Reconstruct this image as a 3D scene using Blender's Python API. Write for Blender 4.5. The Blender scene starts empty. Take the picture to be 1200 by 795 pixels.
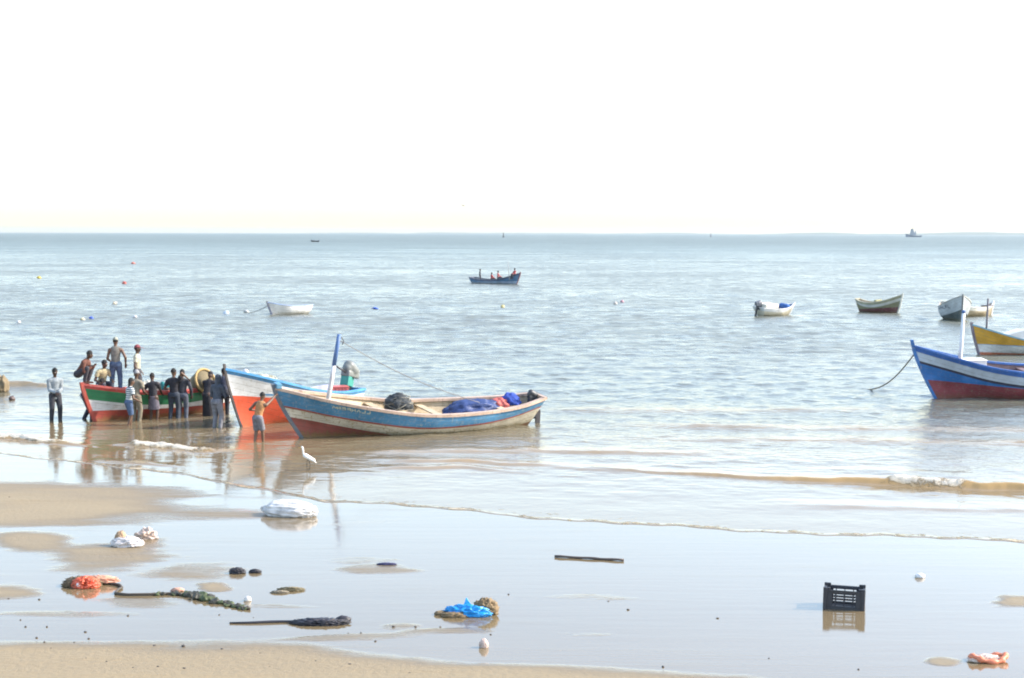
import bpy, bmesh, math, random
import numpy as np
from mathutils import Vector, Matrix, noise as mnoise
R = math.radians
random.seed(7)
rng = np.random.default_rng(11)
scene = bpy.context.scene
col = scene.collection

# ------------------------------------------------------------------ camera
F, CX, CY, H = 1900.0, 600.0, 397.5, 5.8       # focal length in pixels of the 1200 px photograph, eye height in m
pitch = math.atan((CY - 273.3) / F)
roll = 0.0025
fw = Vector((0, math.cos(pitch), -math.sin(pitch)))
rt0 = Vector((1, 0, 0)); up0 = rt0.cross(fw)
rt = rt0 * math.cos(roll) + up0 * math.sin(roll)
up = up0 * math.cos(roll) - rt0 * math.sin(roll)
EYE = Vector((0, 0, H))
cam_d = bpy.data.cameras.new('camera'); cam = bpy.data.objects.new('camera', cam_d); col.objects.link(cam)
cam_d.sensor_width = 36; cam_d.lens = F * 36 / 1200; cam_d.clip_end = 40000; cam_d.clip_start = 0.1
M3 = Matrix((rt, up, -fw)).transposed()
cam.matrix_world = Matrix.Translation(EYE) @ M3.to_4x4()
scene.camera = cam

def ray(px, py):
    return fw + rt * ((px - CX) / F) - up * ((py - CY) / F)
def at(px, py, z=0.0):                          # the ground point that the photograph shows at a pixel
    d = ray(px, py); return EYE + d * ((z - H) / d.z)
def atd(px, py, D):                             # the point at ground distance D
    d = ray(px, py); return EYE + d * (D / d.y)

# ------------------------------------------------------------------ materials
def newmat(name):
    m = bpy.data.materials.new(name); m.use_nodes = True
    nt = m.node_tree; b = nt.nodes['Principled BSDF']
    return m, nt, b
def N(nt, t, **kw):
    n = nt.nodes.new(t)
    for k, v in kw.items():
        if k in n.inputs: n.inputs[k].default_value = v
        else: setattr(n, k, v)
    return n
def mixc(nt, fac, a, b, bt='MIX'):
    n = nt.nodes.new('ShaderNodeMix'); n.data_type = 'RGBA'; n.blend_type = bt
    for s, v in ((n.inputs[0], fac), (n.inputs[6], a), (n.inputs[7], b)):
        if isinstance(v, bpy.types.NodeSocket): nt.links.new(v, s)
        elif isinstance(v, (int, float)): s.default_value = v
        else: s.default_value = (*v, 1)
    return n.outputs[2]
def math_(nt, op, a, b=0.0, c=None, clamp=False):
    n = nt.nodes.new('ShaderNodeMath'); n.operation = op; n.use_clamp = clamp
    for i, v in enumerate((a, b) if c is None else (a, b, c)):
        if isinstance(v, bpy.types.NodeSocket): nt.links.new(v, n.inputs[i])
        else: n.inputs[i].default_value = v
    return n.outputs[0]
def ramp(nt, fac, lo, hi):
    n = nt.nodes.new('ShaderNodeMapRange'); n.interpolation_type = 'SMOOTHSTEP'
    nt.links.new(fac, n.inputs[0]); n.inputs[1].default_value = lo; n.inputs[2].default_value = hi
    return n.outputs[0]
def coords(nt, kind='Object', scale=(1, 1, 1)):
    if kind == 'Position':
        src = nt.nodes.new('ShaderNodeNewGeometry').outputs['Position']
    else:
        src = nt.nodes.new('ShaderNodeTexCoord').outputs[kind]
    mp = nt.nodes.new('ShaderNodeMapping'); mp.inputs['Scale'].default_value = scale
    nt.links.new(src, mp.inputs[0]); return mp.outputs[0]
def noise_(nt, vec, scale, detail=4, rough=.55):
    n = N(nt, 'ShaderNodeTexNoise', Scale=scale, Detail=detail, Roughness=rough)
    nt.links.new(vec, n.inputs['Vector']); return n.outputs['Fac']
def bump_(nt, b, h, strength, dist):
    n = N(nt, 'ShaderNodeBump', Strength=strength, Distance=dist)
    nt.links.new(h, n.inputs['Height']); nt.links.new(n.outputs[0], b.inputs['Normal'])

def paint(name, c, wear=(.34, .3, .24), amt=.35, rough=.5, scale=1.0):
    """brushed boat paint: fades in patches, chips along the planks, streaks that run down"""
    m, nt, b = newmat(name)
    v = coords(nt)
    big = noise_(nt, v, 1.7 * scale, 3)
    tone = mixc(nt, ramp(nt, big, .3, .75), tuple(x * .8 for x in c), tuple(min(.85, x * 1.12 + .015) for x in c))
    pl = noise_(nt, coords(nt, scale=(.8, 1, 7)), 5 * scale, 5, .7)
    run = noise_(nt, coords(nt, scale=(7, 7, .6)), 2.2 * scale, 4, .7)
    w = math_(nt, 'MULTIPLY', math_(nt, 'MAXIMUM', ramp(nt, pl, .54, .68), ramp(nt, run, .53, .72)), amt * 1.7, clamp=True)
    c0 = mixc(nt, w, tone, wear)
    at_ = nt.nodes.new('ShaderNodeAttribute'); at_.attribute_name = 'below_sheer'
    fr = math_(nt, 'FRACT', math_(nt, 'MULTIPLY', at_.outputs['Fac'], 5.6))
    seam = math_(nt, 'MULTIPLY', math_(nt, 'LESS_THAN', fr, .1), math_(nt, 'GREATER_THAN', at_.outputs['Fac'], .02))
    c0 = mixc(nt, math_(nt, 'MULTIPLY', seam, math_(nt, 'MULTIPLY', ramp(nt, pl, .35, .6), .55)), c0, tuple(x * .35 for x in wear))
    sep = nt.nodes.new('ShaderNodeSeparateXYZ'); nt.links.new(v, sep.inputs[0])
    scum = ramp(nt, math_(nt, 'ADD', sep.outputs['Z'], math_(nt, 'MULTIPLY', math_(nt, 'SUBTRACT', run, .5), .7)), .2, .02)
    c0 = mixc(nt, math_(nt, 'MULTIPLY', math_(nt, 'MULTIPLY', scum, math_(nt, 'GREATER_THAN', at_.outputs['Fac'], .01)), min(.75, amt * 1.4)), c0, (.16, .125, .045))
    nt.links.new(c0, b.inputs['Base Color'])
    b.inputs['Roughness'].default_value = rough
    bump_(nt, b, math_(nt, 'SUBTRACT', pl, math_(nt, 'MULTIPLY', seam, .5)), .3, .02)
    return m
def cloth(name, c, var=.3, rough=.9, scale=9):
    m, nt, b = newmat(name)
    n = noise_(nt, coords(nt), scale, 4)
    nt.links.new(mixc(nt, ramp(nt, n, .3, .7), tuple(x * (1 - var) for x in c), tuple(min(.9, x * (1 + var * .5)) for x in c)), b.inputs['Base Color'])
    b.inputs['Roughness'].default_value = rough
    bump_(nt, b, noise_(nt, coords(nt), scale * 2.2, 3), .5, .03)
    return m
def plain(name, c, rough=.6, metal=0.0, var=.25, scale=14, bump=.2):
    m, nt, b = newmat(name)
    n = noise_(nt, coords(nt), scale, 5, .65)
    nt.links.new(mixc(nt, n, tuple(x * (1 - var) for x in c), tuple(min(.9, x * (1 + var)) for x in c)), b.inputs['Base Color'])
    b.inputs['Roughness'].default_value = rough; b.inputs['Metallic'].default_value = metal
    if bump: bump_(nt, b, n, bump, .02)
    return m
def stripes(name, a, c2, freq):
    m, nt, b = newmat(name)
    w = N(nt, 'ShaderNodeTexWave', Scale=freq, Distortion=.6); w.bands_direction = 'Z'
    nt.links.new(coords(nt), w.inputs['Vector'])
    nt.links.new(mixc(nt, ramp(nt, w.outputs['Fac'], .4, .6), a, c2), b.inputs['Base Color']); b.inputs['Roughness'].default_value = .9
    return m
_mc = {}
def C(kind, name, *a, **k):
    if name not in _mc: _mc[name] = kind(name, *a, **k)
    return _mc[name]

# ------------------------------------------------------------------ object helpers
def tag(o, label=None, cat=None, group=None, kind=None):
    if label: o['label'] = label
    if cat: o['category'] = cat
    if group: o['group'] = group
    if kind: o['kind'] = kind
    return o
def empty(name, loc, rot=(0, 0, 0)):
    o = bpy.data.objects.new(name, None); o.empty_display_size = .2
    col.objects.link(o); o.location = loc; o.rotation_euler = rot
    return o
def link(name, me, parent=None, loc=None, rot=None):
    o = bpy.data.objects.new(name, me); col.objects.link(o)
    if parent: o.parent = parent
    if loc is not None: o.location = loc
    if rot is not None: o.rotation_euler = rot
    return o
class MB:
    def __init__(s): s.v = []; s.f = []; s.m = []
    def add(s, vs, fs, mi=0):
        n = len(s.v); s.v += [tuple(v) for v in vs]
        for f in fs: s.f.append([n + i for i in f]); s.m.append(mi)
    def box(s, c, d, rz=0.0, mi=0, rot=None):
        c = Vector(c); m = rot if rot is not None else Matrix.Rotation(rz, 3, 'Z')
        vs = [c + m @ Vector((x * d[0] / 2, y * d[1] / 2, z * d[2] / 2)) for x in (-1, 1) for y in (-1, 1) for z in (-1, 1)]
        s.add(vs, [(0, 1, 3, 2), (4, 6, 7, 5), (0, 4, 5, 1), (2, 3, 7, 6), (0, 2, 6, 4), (1, 5, 7, 3)], mi)
    def bar(s, a, b, w, h, mi=0):
        a, b = Vector(a), Vector(b); x = (b - a); L = x.length; x.normalize()
        ref = Vector((0, 0, 1)) if abs(x.z) < .95 else Vector((1, 0, 0))
        y = ref.cross(x).normalized(); z = x.cross(y)
        s.box((a + b) / 2, (L, w, h), mi=mi, rot=Matrix((x, y, z)).transposed())
    def tube(s, pts, r, seg=8, mi=0, caps=True):
        pts = [Vector(p) for p in pts]; n = len(pts)
        rs = r if isinstance(r, (list, tuple)) else [r] * n
        prev = None; rings = []
        for i, p in enumerate(pts):
            t = (pts[min(i + 1, n - 1)] - pts[max(i - 1, 0)]).normalized()
            if prev is None:
                ref = Vector((0, 0, 1)) if abs(t.z) < .9 else Vector((1, 0, 0))
                u = ref.cross(t).normalized()
            else:
                u = (prev - t * prev.dot(t)).normalized()
            prev = u; w = t.cross(u)
            rings.append([p + (u * math.cos(2 * math.pi * k / seg) + w * math.sin(2 * math.pi * k / seg)) * rs[i] for k in range(seg)])
        vs = [v for ring in rings for v in ring]; fs = []
        for i in range(n - 1):
            for k in range(seg):
                a = i * seg + k; b = i * seg + (k + 1) % seg
                fs.append((a, b, b + seg, a + seg))
        if caps: fs.append(tuple(range(seg - 1, -1, -1))); fs.append(tuple((n - 1) * seg + k for k in range(seg)))
        s.add(vs, fs, mi)
    def cap(s, p0, p1, r0, r1, lat=None, squash=1.0, flat=False, seg=14):
        """tapered capsule (or flat ended cone) with an oval section: lat is the wide axis"""
        p0, p1 = Vector(p0), Vector(p1); w = (p1 - p0)
        L = w.length
        w = w.normalized() if L > 1e-6 else Vector((0, 0, 1))
        lat = Vector(lat) if lat is not None else (Vector((0, 1, 0)) if abs(w.y) < .9 else Vector((1, 0, 0)))
        u = (lat - w * lat.dot(w)).normalized(); v = w.cross(u)
        prof = []
        if flat: prof = [(0, 0, .6), (0, 0, 1), (L, 1, 1), (L, 1, .6)]
        else:
            for k in range(4): a = -math.pi / 2 + k * math.pi / 8 + math.pi / 16; prof.append((math.sin(a) * r0, 0, math.cos(a)))
            prof.append((0, 0, 1)); prof.append((L, 1, 1))
            for k in range(4): a = math.pi / 16 + k * math.pi / 8; prof.append((L + math.sin(a) * r1, 1, math.cos(a)))
        vs = []
        for (d, t, q) in prof:
            r = (r0 + (r1 - r0) * t) * q
            for k in range(seg):
                a = 2 * math.pi * k / seg
                vs.append(p0 + w * d + u * (math.cos(a) * r) + v * (math.sin(a) * r * squash))
        fs = []
        n = len(prof)
        for i in range(n - 1):
            for k in range(seg):
                a = i * seg + k; b = i * seg + (k + 1) % seg
                fs.append((a, b, b + seg, a + seg))
        fs.append(tuple(range(seg - 1, -1, -1))); fs.append(tuple((n - 1) * seg + k for k in range(seg)))
        s.add(vs, fs)
    def ball(s, c, r, rot=None, seg=14, rings=9, zmin=-2.0, mi=0):
        c = Vector(c); rr = (r, r, r) if isinstance(r, (int, float)) else r
        vs = []; fs = []
        for i in range(rings + 1):
            th = math.pi * (i + .15) / (rings + .3)
            for k in range(seg):
                a = 2 * math.pi * k / seg
                p = Vector((math.sin(th) * math.cos(a), math.sin(th) * math.sin(a), max(zmin, math.cos(th))))
                p = Vector((p.x * rr[0], p.y * rr[1], p.z * rr[2]))
                vs.append(c + (rot @ p if rot is not None else p))
        for i in range(rings):
            for k in range(seg):
                a = i * seg + k; b = i * seg + (k + 1) % seg
                fs.append((a, a + seg, b + seg, b))
        fs.append(tuple(range(seg))); fs.append(tuple(rings * seg + k for k in range(seg - 1, -1, -1)))
        s.add(vs, fs, mi)
    def mesh(s, name, mats, smooth=True):
        me = bpy.data.meshes.new(name); me.from_pydata(s.v, [], s.f)
        for m in (mats if isinstance(mats, (list, tuple)) else [mats]): me.materials.append(m)
        me.polygons.foreach_set('material_index', s.m)
        me.polygons.foreach_set('use_smooth', [smooth] * len(s.f))
        me.update(); return me
    def build(s, name, mats, parent=None, loc=None, rot=None, smooth=True, bevel=0):
        o = link(name, s.mesh(name, mats, smooth), parent, loc, rot)
        if bevel:
            b = o.modifiers.new('bevel', 'BEVEL'); b.width = bevel; b.segments = 2; b.limit_method = 'ANGLE'
        return o
    def fused(s, name, mat, voxel, parent=None, loc=None, rot=None, smooth_it=2):
        """voxel-fuse the overlapping volumes into one continuous surface"""
        me = s.mesh(name, mat); o = bpy.data.objects.new(name, me); col.objects.link(o)
        r = o.modifiers.new('r', 'REMESH'); r.mode = 'VOXEL'; r.voxel_size = voxel; r.use_smooth_shade = True
        if smooth_it:
            k = o.modifiers.new('s', 'SMOOTH'); k.iterations = smooth_it; k.factor = .5
        dg = bpy.context.evaluated_depsgraph_get(); dg.update()
        nm = bpy.data.meshes.new_from_object(o.evaluated_get(dg))
        o.modifiers.clear(); o.data = nm; bpy.data.meshes.remove(me)
        nm.name = name
        if not nm.materials: nm.materials.append(mat)
        if parent: o.parent = parent
        if loc is not None: o.location = loc
        if rot is not None: o.rotation_euler = rot
        return o
def interp(pts, x):
    """Catmull-Rom through (t, value) keys"""
    if x <= pts[0][0]: return pts[0][1]
    if x >= pts[-1][0]: return pts[-1][1]
    for i in range(len(pts) - 1):
        if pts[i][0] <= x <= pts[i + 1][0]:
            x0, y0 = pts[i]; x1, y1 = pts[i + 1]; d = x1 - x0
            m0 = (y1 - pts[i - 1][1]) / (x1 - pts[i - 1][0]) if i > 0 else (y1 - y0) / d
            m1 = (pts[i + 2][1] - y0) / (pts[i + 2][0] - x0) if i + 2 < len(pts) else (y1 - y0) / d
            t = (x - x0) / d
            return (2*t**3-3*t**2+1)*y0 + (t**3-2*t**2+t)*d*m0 + (-2*t**3+3*t**2)*y1 + (t**3-t**2)*d*m1
def sst(a, b, x):
    t = min(1, max(0, (x - a) / (b - a))); return t * t * (3 - 2 * t)

# ------------------------------------------------------------------ terrain: beach and sea
SH = [(-900, 455), (-300, 505), (0, 531), (60, 539), (100, 544), (160, 551), (220, 559), (300, 573), (380, 588), (440, 592), (520, 597), (600, 605), (680, 612), (800, 619), (900, 624.5), (1000, 628.5), (1100, 632), (1200, 636), (1500, 646), (2200, 660)]
def wig(x): return .8 * math.sin(x * .021 + 1) + .7 * math.sin(x * .053) + .5 * math.sin(x * .13 + 2)
def tcol(px):                                    # ground slope x / y for a pixel column
    p = at(px, 560); return p.x / p.y
def curve_D(pts, wiggle=0.0):
    ts, ds = [], []
    for a, b in zip(pts[:-1], pts[1:]):
        n = max(2, int(abs(b[0] - a[0]) / 6))
        for k in range(n):
            px = a[0] + (b[0] - a[0]) * k / n; py = a[1] + (b[1] - a[1]) * k / n + wiggle * wig(px)
            p = at(px, py); ts.append(p.x / p.y); ds.append(p.y)
    p = at(pts[-1][0], pts[-1][1]); ts.append(p.x / p.y); ds.append(p.y)
    return np.array(ts), np.array(ds)
SH_T, SH_D = curve_D(SH, 1.0)
def shore(t): return np.interp(t, SH_T, SH_D)

def grid_mesh(name, X, Y, Z, mat, attrs=()):
    r, c = X.shape
    co = np.stack([X, Y, Z], -1).reshape(-1, 3).astype(np.float32)
    idx = np.arange(r * c).reshape(r, c)
    q = np.stack([idx[:-1, :-1], idx[:-1, 1:], idx[1:, 1:], idx[1:, :-1]], -1).reshape(-1, 4)
    me = bpy.data.meshes.new(name)
    me.vertices.add(len(co)); me.vertices.foreach_set('co', co.ravel())
    me.loops.add(q.size); me.loops.foreach_set('vertex_index', q.ravel().astype(np.int32))
    me.polygons.add(len(q)); me.polygons.foreach_set('loop_start', np.arange(0, q.size, 4, dtype=np.int32))
    me.polygons.foreach_set('loop_total', np.full(len(q), 4, np.int32))
    me.polygons.foreach_set('use_smooth', np.ones(len(q), bool))
    for an, av in attrs:
        a = me.attributes.new(an, 'FLOAT', 'POINT'); a.data.foreach_set('value', av.ravel().astype(np.float32))
    me.update(calc_edges=True); me.validate()
    me.materials.append(mat)
    return link(name, me)

# --- beach sand
def sand_material():
    m, nt, b = newmat('beach_sand')
    at_ = nt.nodes.new('ShaderNodeAttribute'); at_.attribute_name = 'dry'
    pos = coords(nt, 'Position', (.28, 1, 1)); pos2 = coords(nt, 'Position', (1, 1, 1))
    n1 = noise_(nt, pos, .9, 6, .62); n2 = noise_(nt, pos2, 9, 5, .6); n3 = noise_(nt, pos, .35, 3)
    d = math_(nt, 'ADD', at_.outputs['Fac'], math_(nt, 'MULTIPLY', math_(nt, 'SUBTRACT', n1, .5), 1.25))
    d = math_(nt, 'ADD', d, math_(nt, 'MULTIPLY', math_(nt, 'SUBTRACT', n2, .5), .12))
    film = ramp(nt, d, .8, .26)                 # 1 where a film of water lies on the sand
    dryness = ramp(nt, d, .5, 1.15)
    grain = noise_(nt, pos2, 60, 3, .7)
    wetc = mixc(nt, n3, (.16, .118, .062), (.195, .145, .08))
    dryc = mixc(nt, n1, (.235, .168, .078), (.295, .217, .108))
    c = mixc(nt, dryness, wetc, dryc)
    c = mixc(nt, math_(nt, 'MULTIPLY', grain, .35), c, (.16, .12, .075))
    c = mixc(nt, math_(nt, 'MULTIPLY', ramp(nt, n2, .45, .7), math_(nt, 'MULTIPLY', dryness, .35)), c, (.2, .145, .075))
    nt.links.new(c, b.inputs['Base Color'])
    rg = math_(nt, 'SUBTRACT', .62, math_(nt, 'MULTIPLY', film, .595))
    streak = noise_(nt, coords(nt, 'Position', (.16, 1.3, 1)), 1.6, 5, .65)
    rg = math_(nt, 'ADD', rg, math_(nt, 'MULTIPLY', ramp(nt, streak, .5, .72), .16))
    nt.links.new(rg, b.inputs['Roughness'])
    b.inputs['IOR'].default_value = 1.7
    h = math_(nt, 'MULTIPLY', math_(nt, 'ADD', math_(nt, 'MULTIPLY', grain, .3), n2), math_(nt, 'SUBTRACT', 1.03, film))
    h = math_(nt, 'ADD', h, math_(nt, 'MULTIPLY', streak, .16))
    bump_(nt, b, h, .7, .03)
    return m
DRY = [(20, 592, 200, 20, 1.0), (190, 600, 130, 10, .7), (20, 570, 60, 6, .6), (28, 638, 42, 11, .9), (115, 657, 70, 9, .75), (165, 640, 30, 6, .45), (10, 690, 42, 8, .8), (235, 671, 62, 9, .62),
       (265, 688, 17, 3.2, .9), (150, 705, 60, 5, .5), (440, 672, 34, 4, .5), (425, 662, 40, 3, .42), (530, 742, 60, 3, .45), (1110, 772, 13, 4.5, .8), (1190, 706, 26, 5, .9), (1176, 702, 10, 2, .7), (345, 690, 16, 2.5, .4),
       (690, 742, 45, 3, .42), (700, 705, 60, 3, .32), (60, 718, 90, 4, .42), (400, 745, 90, 4, .5), (470, 735, 30, 3, .5), (310, 706, 60, 2.5, .3), (1040, 640, 170, 2.0, .22), (640, 632, 120, 2, .3), (200, 620, 60, 2.5, .3)]
DLINE = [(-3000, 700), (-600, 735), (0, 749), (100, 754), (200, 758), (300, 757), (360, 757), (430, 766), (520, 776), (600, 781), (700, 787), (800, 792), (900, 797), (1000, 806), (1200, 815), (3000, 830)]
def make_sand():
    ys = np.concatenate([np.linspace(-60, 17, 22), np.arange(17.5, 47, .065), np.linspace(48, 110, 60), np.array([150, 400, 1500, 12500])])
    xs = np.concatenate([np.array([-9000, -2500, -800, -300, -120, -60]), np.linspace(-40, -19.2, 22), np.arange(-19, 19, .11), np.linspace(19.2, 40, 22), np.array([60, 120, 300, 800, 2500, 9000])])
    X, Y = np.meshgrid(xs, ys)
    T = X / np.maximum(Y, 5)
    Ds = shore(T)
    off = Y - Ds                                # metres seaward of the water's edge
    Z = np.where(off < 0, .0015 * np.clip(-off, 0, 40) * 0, -.016 * np.clip(off, 0, 30)) - np.clip(off, 0, 4000) * .002 * (off > 30)
    # pixel of each vertex (only to lay the dried patches where the photograph shows them)
    P = np.stack([X, Y, Z - H], -1); f = np.array(fw); r_ = np.array(rt); u_ = np.array(up)
    dz = P @ f; ok = dz > 2; dz = np.where(ok, dz, 2)
    px = CX + F * (P @ r_) / dz; py = CY - F * (P @ u_) / dz
    dry = np.zeros_like(X)
    def fbm(sx, sy, seed, oct=5):
        r2 = np.random.default_rng(seed); o = np.zeros_like(X); a = 1.0
        for k in range(oct):
            for j in range(4):
                th = r2.uniform(0, 6.28); f_ = 2.0 ** k * r2.uniform(.7, 1.4)
                o += a * .5 * np.sin(X * sx * f_ * math.cos(th) + Y * sy * f_ * math.sin(th) + r2.uniform(0, 6.28))
            a *= .6
        return o
    wx, wy, wq = fbm(.5, 1.1, 1), fbm(.45, 1.0, 2), fbm(.6, 1.6, 3)
    for cx, cy, rx, ry, s in DRY:
        q = np.sqrt(((px + wx * 16 - cx) / rx) ** 2 + ((py + wy * 3.2 - cy) / ry) ** 2) + wq * .12
        dry = np.maximum(dry, s * np.clip(1.6 - q * .9, 0, 1.0))
    dry = np.maximum(dry, (.1 + .1 * fbm(.35, .9, 9)) * np.clip((760 - px) / 500, 0, 1))
    ln = wy * 2.2 + np.interp(px, [a for a, b in DLINE], [b for a, b in DLINE])
    dry = np.maximum(dry, np.clip(.5 + (py - ln) / 18, 0, 1.35))
    dry[~ok] = 1.3
    dry = np.where(off > .3, 0, dry)
    Z = Z + np.clip(dry - .45, 0, 1) * .007      # dried bars stand a little above the film of water
    return tag(grid_mesh('beach_sand', X, Y, Z, sand_material(), [('dry', dry)]), kind='structure')
make_sand()

# --- sea
RIDGES = [  # (pixel column, row, height m, foam), front width, back width
    ([(640, 545, 0, 0), (760, 554, .035, 0), (840, 558, .06, .0), (900, 562, .075, .0), (1000, 566, .11, 0), (1035, 567.5, .14, .2), (1048, 568, .2, 1), (1090, 570, .2, 1), (1125, 572, .18, 1), (1145, 573, .15, 0), (1200, 575, .15, 0), (1400, 582, .15, .3), (1600, 590, 0, 0)], .15, .5),
    ([(440, 541, 0, 0), (490, 541, .05, 0), (560, 542, .06, 0), (640, 546, .04, 0), (760, 556, 0, 0)], .25, .6),
    ([(400, 549, 0, 0), (480, 549, .04, 0), (540, 548, .045, 0), (640, 556, 0, 0)], .22, .5),
    ([(-300, 497, .1, 1), (-40, 511, .10, 1), (10, 514, .11, 1), (60, 519, .10, 1), (72, 520.5, .08, .5), (90, 522, .04, 0), (120, 524, 0, 0)], .2, .5),
    ([(125, 521, 0, 0), (150, 522, .05, 0), (158, 523, .11, 1), (200, 526, .11, 1), (235, 529, .09, .9), (250, 529, .06, .5), (275, 528, .03, 0), (300, 527, 0, 0)], .2, .5),
    ([(100, 540, 0, 0), (135, 542, .03, .5), (165, 544, .035, .6), (190, 546, .02, 0), (220, 547, 0, 0)], .15, .4),
    ([(-400, 452, .2, 0), (0, 453, .2, 0), (25, 453, .2, 0), (50, 454, .16, 0), (85, 455, 0, 0)], .35, .8),
    ([(380, 529, 0, 0), (480, 530, .04, 0), (620, 529, .05, 0), (800, 532, .04, 0), (900, 531, 0, 0)], .3, .7),
    ([(640, 481, 0, 0), (680, 481, .05, 0), (780, 482, .06, 0), (1000, 481, .05, 0), (1060, 480, 0, 0)], .5, .9),
    ([(700, 500, 0, 0), (800, 500, .05, 0), (1000, 503, .05, 0), (1300, 506, .04, 0)], .4, .9),
    ([(640, 515, 0, 0), (900, 516, .045, 0), (1300, 521, .045, 0)], .4, .9),
    ([(820, 590, 0, 0), (1000, 594, .02, 0), (1250, 600, .02, 0)], .3, .6),
]
def sea_material():
    m, nt, b = newmat('sea_water')
    ft = nt.nodes.new('ShaderNodeAttribute'); ft.attribute_name = 'foam'
    dp = nt.nodes.new('ShaderNodeAttribute'); dp.attribute_name = 'offshore'
    p1 = coords(nt, 'Position', (.8, 1, 1)); p2 = coords(nt, 'Position', (.6, 1, 1)); p3 = coords(nt, 'Position', (1, 1, 1))
    fine = noise_(nt, p1, 4.2, 3, .6); mid = noise_(nt, p2, .9, 3, .5); far = noise_(nt, p2, .16, 4, .6); patch = noise_(nt, p2, .035, 3, .5)
    silt = mixc(nt, ramp(nt, dp.outputs['Fac'], 3, 26), (.19, .135, .07), (.12, .125, .1))
    silt = mixc(nt, ramp(nt, dp.outputs['Fac'], 60, 600), silt, (.095, .12, .105))
    ch = nt.nodes.new('ShaderNodeAttribute'); ch.attribute_name = 'churn_glow'
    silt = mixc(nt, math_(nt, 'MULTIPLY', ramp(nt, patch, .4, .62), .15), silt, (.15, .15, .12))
    silt = mixc(nt, ch.outputs['Fac'], silt, (.36, .235, .1))  # stirred sand, plus sun glowing through the crest painted into the water colour
    fn = noise_(nt, p3, 7, 6, .75)
    spots = noise_(nt, p2, .55, 5, .75)
    caps = math_(nt, 'MULTIPLY', ramp(nt, spots, .745, .79), ramp(nt, dp.outputs['Fac'], 25, 60))
    fn2 = noise_(nt, p1, 3.5, 5, .7)
    fm = ramp(nt, math_(nt, 'ADD', ft.outputs['Fac'], math_(nt, 'MULTIPLY', math_(nt, 'SUBTRACT', math_(nt, 'ADD', fn, fn2), 1.0), 2.0)), .42, .75)
    fm = math_(nt, 'MAXIMUM', math_(nt, 'MULTIPLY', fm, ramp(nt, ft.outputs['Fac'], .02, .2)), math_(nt, 'MULTIPLY', caps, .7))
    foamc = mixc(nt, ramp(nt, ft.outputs['Fac'], .45, .95), (.46, .36, .22), (.66, .6, .5))
    nt.links.new(mixc(nt, fm, silt, foamc), b.inputs['Base Color'])
    rr = math_(nt, 'ADD', math_(nt, 'MULTIPLY', ramp(nt, dp.outputs['Fac'], 1, 70), .22), .07)
    rr = math_(nt, 'ADD', rr, math_(nt, 'MULTIPLY', ramp(nt, dp.outputs['Fac'], 120, 1100), .17))
    rr = math_(nt, 'ADD', rr, math_(nt, 'MULTIPLY', math_(nt, 'SUBTRACT', patch, .5), math_(nt, 'MULTIPLY', ramp(nt, dp.outputs['Fac'], 15, 80), .35)))
    gust = math_(nt, 'ADD', math_(nt, 'MULTIPLY', noise_(nt, p3, .95, 4, .7), .55), math_(nt, 'MULTIPLY', noise_(nt, p3, .28, 4, .7), .45))
    gust = math_(nt, 'MULTIPLY', math_(nt, 'SUBTRACT', gust, .5), math_(nt, 'MULTIPLY', ramp(nt, dp.outputs['Fac'], 8, 60), 1.35))
    rr = math_(nt, 'MAXIMUM', math_(nt, 'ADD', rr, gust), .04)
    nt.links.new(math_(nt, 'ADD', rr, math_(nt, 'MULTIPLY', fm, .7), clamp=True), b.inputs['Roughness'])
    b.inputs['IOR'].default_value = 1.333
    amp = math_(nt, 'ADD', math_(nt, 'MULTIPLY', ramp(nt, dp.outputs['Fac'], 2, 22), .92), .08)
    h = math_(nt, 'ADD', math_(nt, 'MULTIPLY', fine, .05), math_(nt, 'MULTIPLY', mid, .085))
    h = math_(nt, 'ADD', h, math_(nt, 'MULTIPLY', far, .22))
    h = math_(nt, 'ADD', math_(nt, 'MULTIPLY', h, amp), math_(nt, 'MULTIPLY', math_(nt, 'MULTIPLY', fn, fm), .08))
    bump_(nt, b, h, 1.0, 1.0)
    return m
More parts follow.
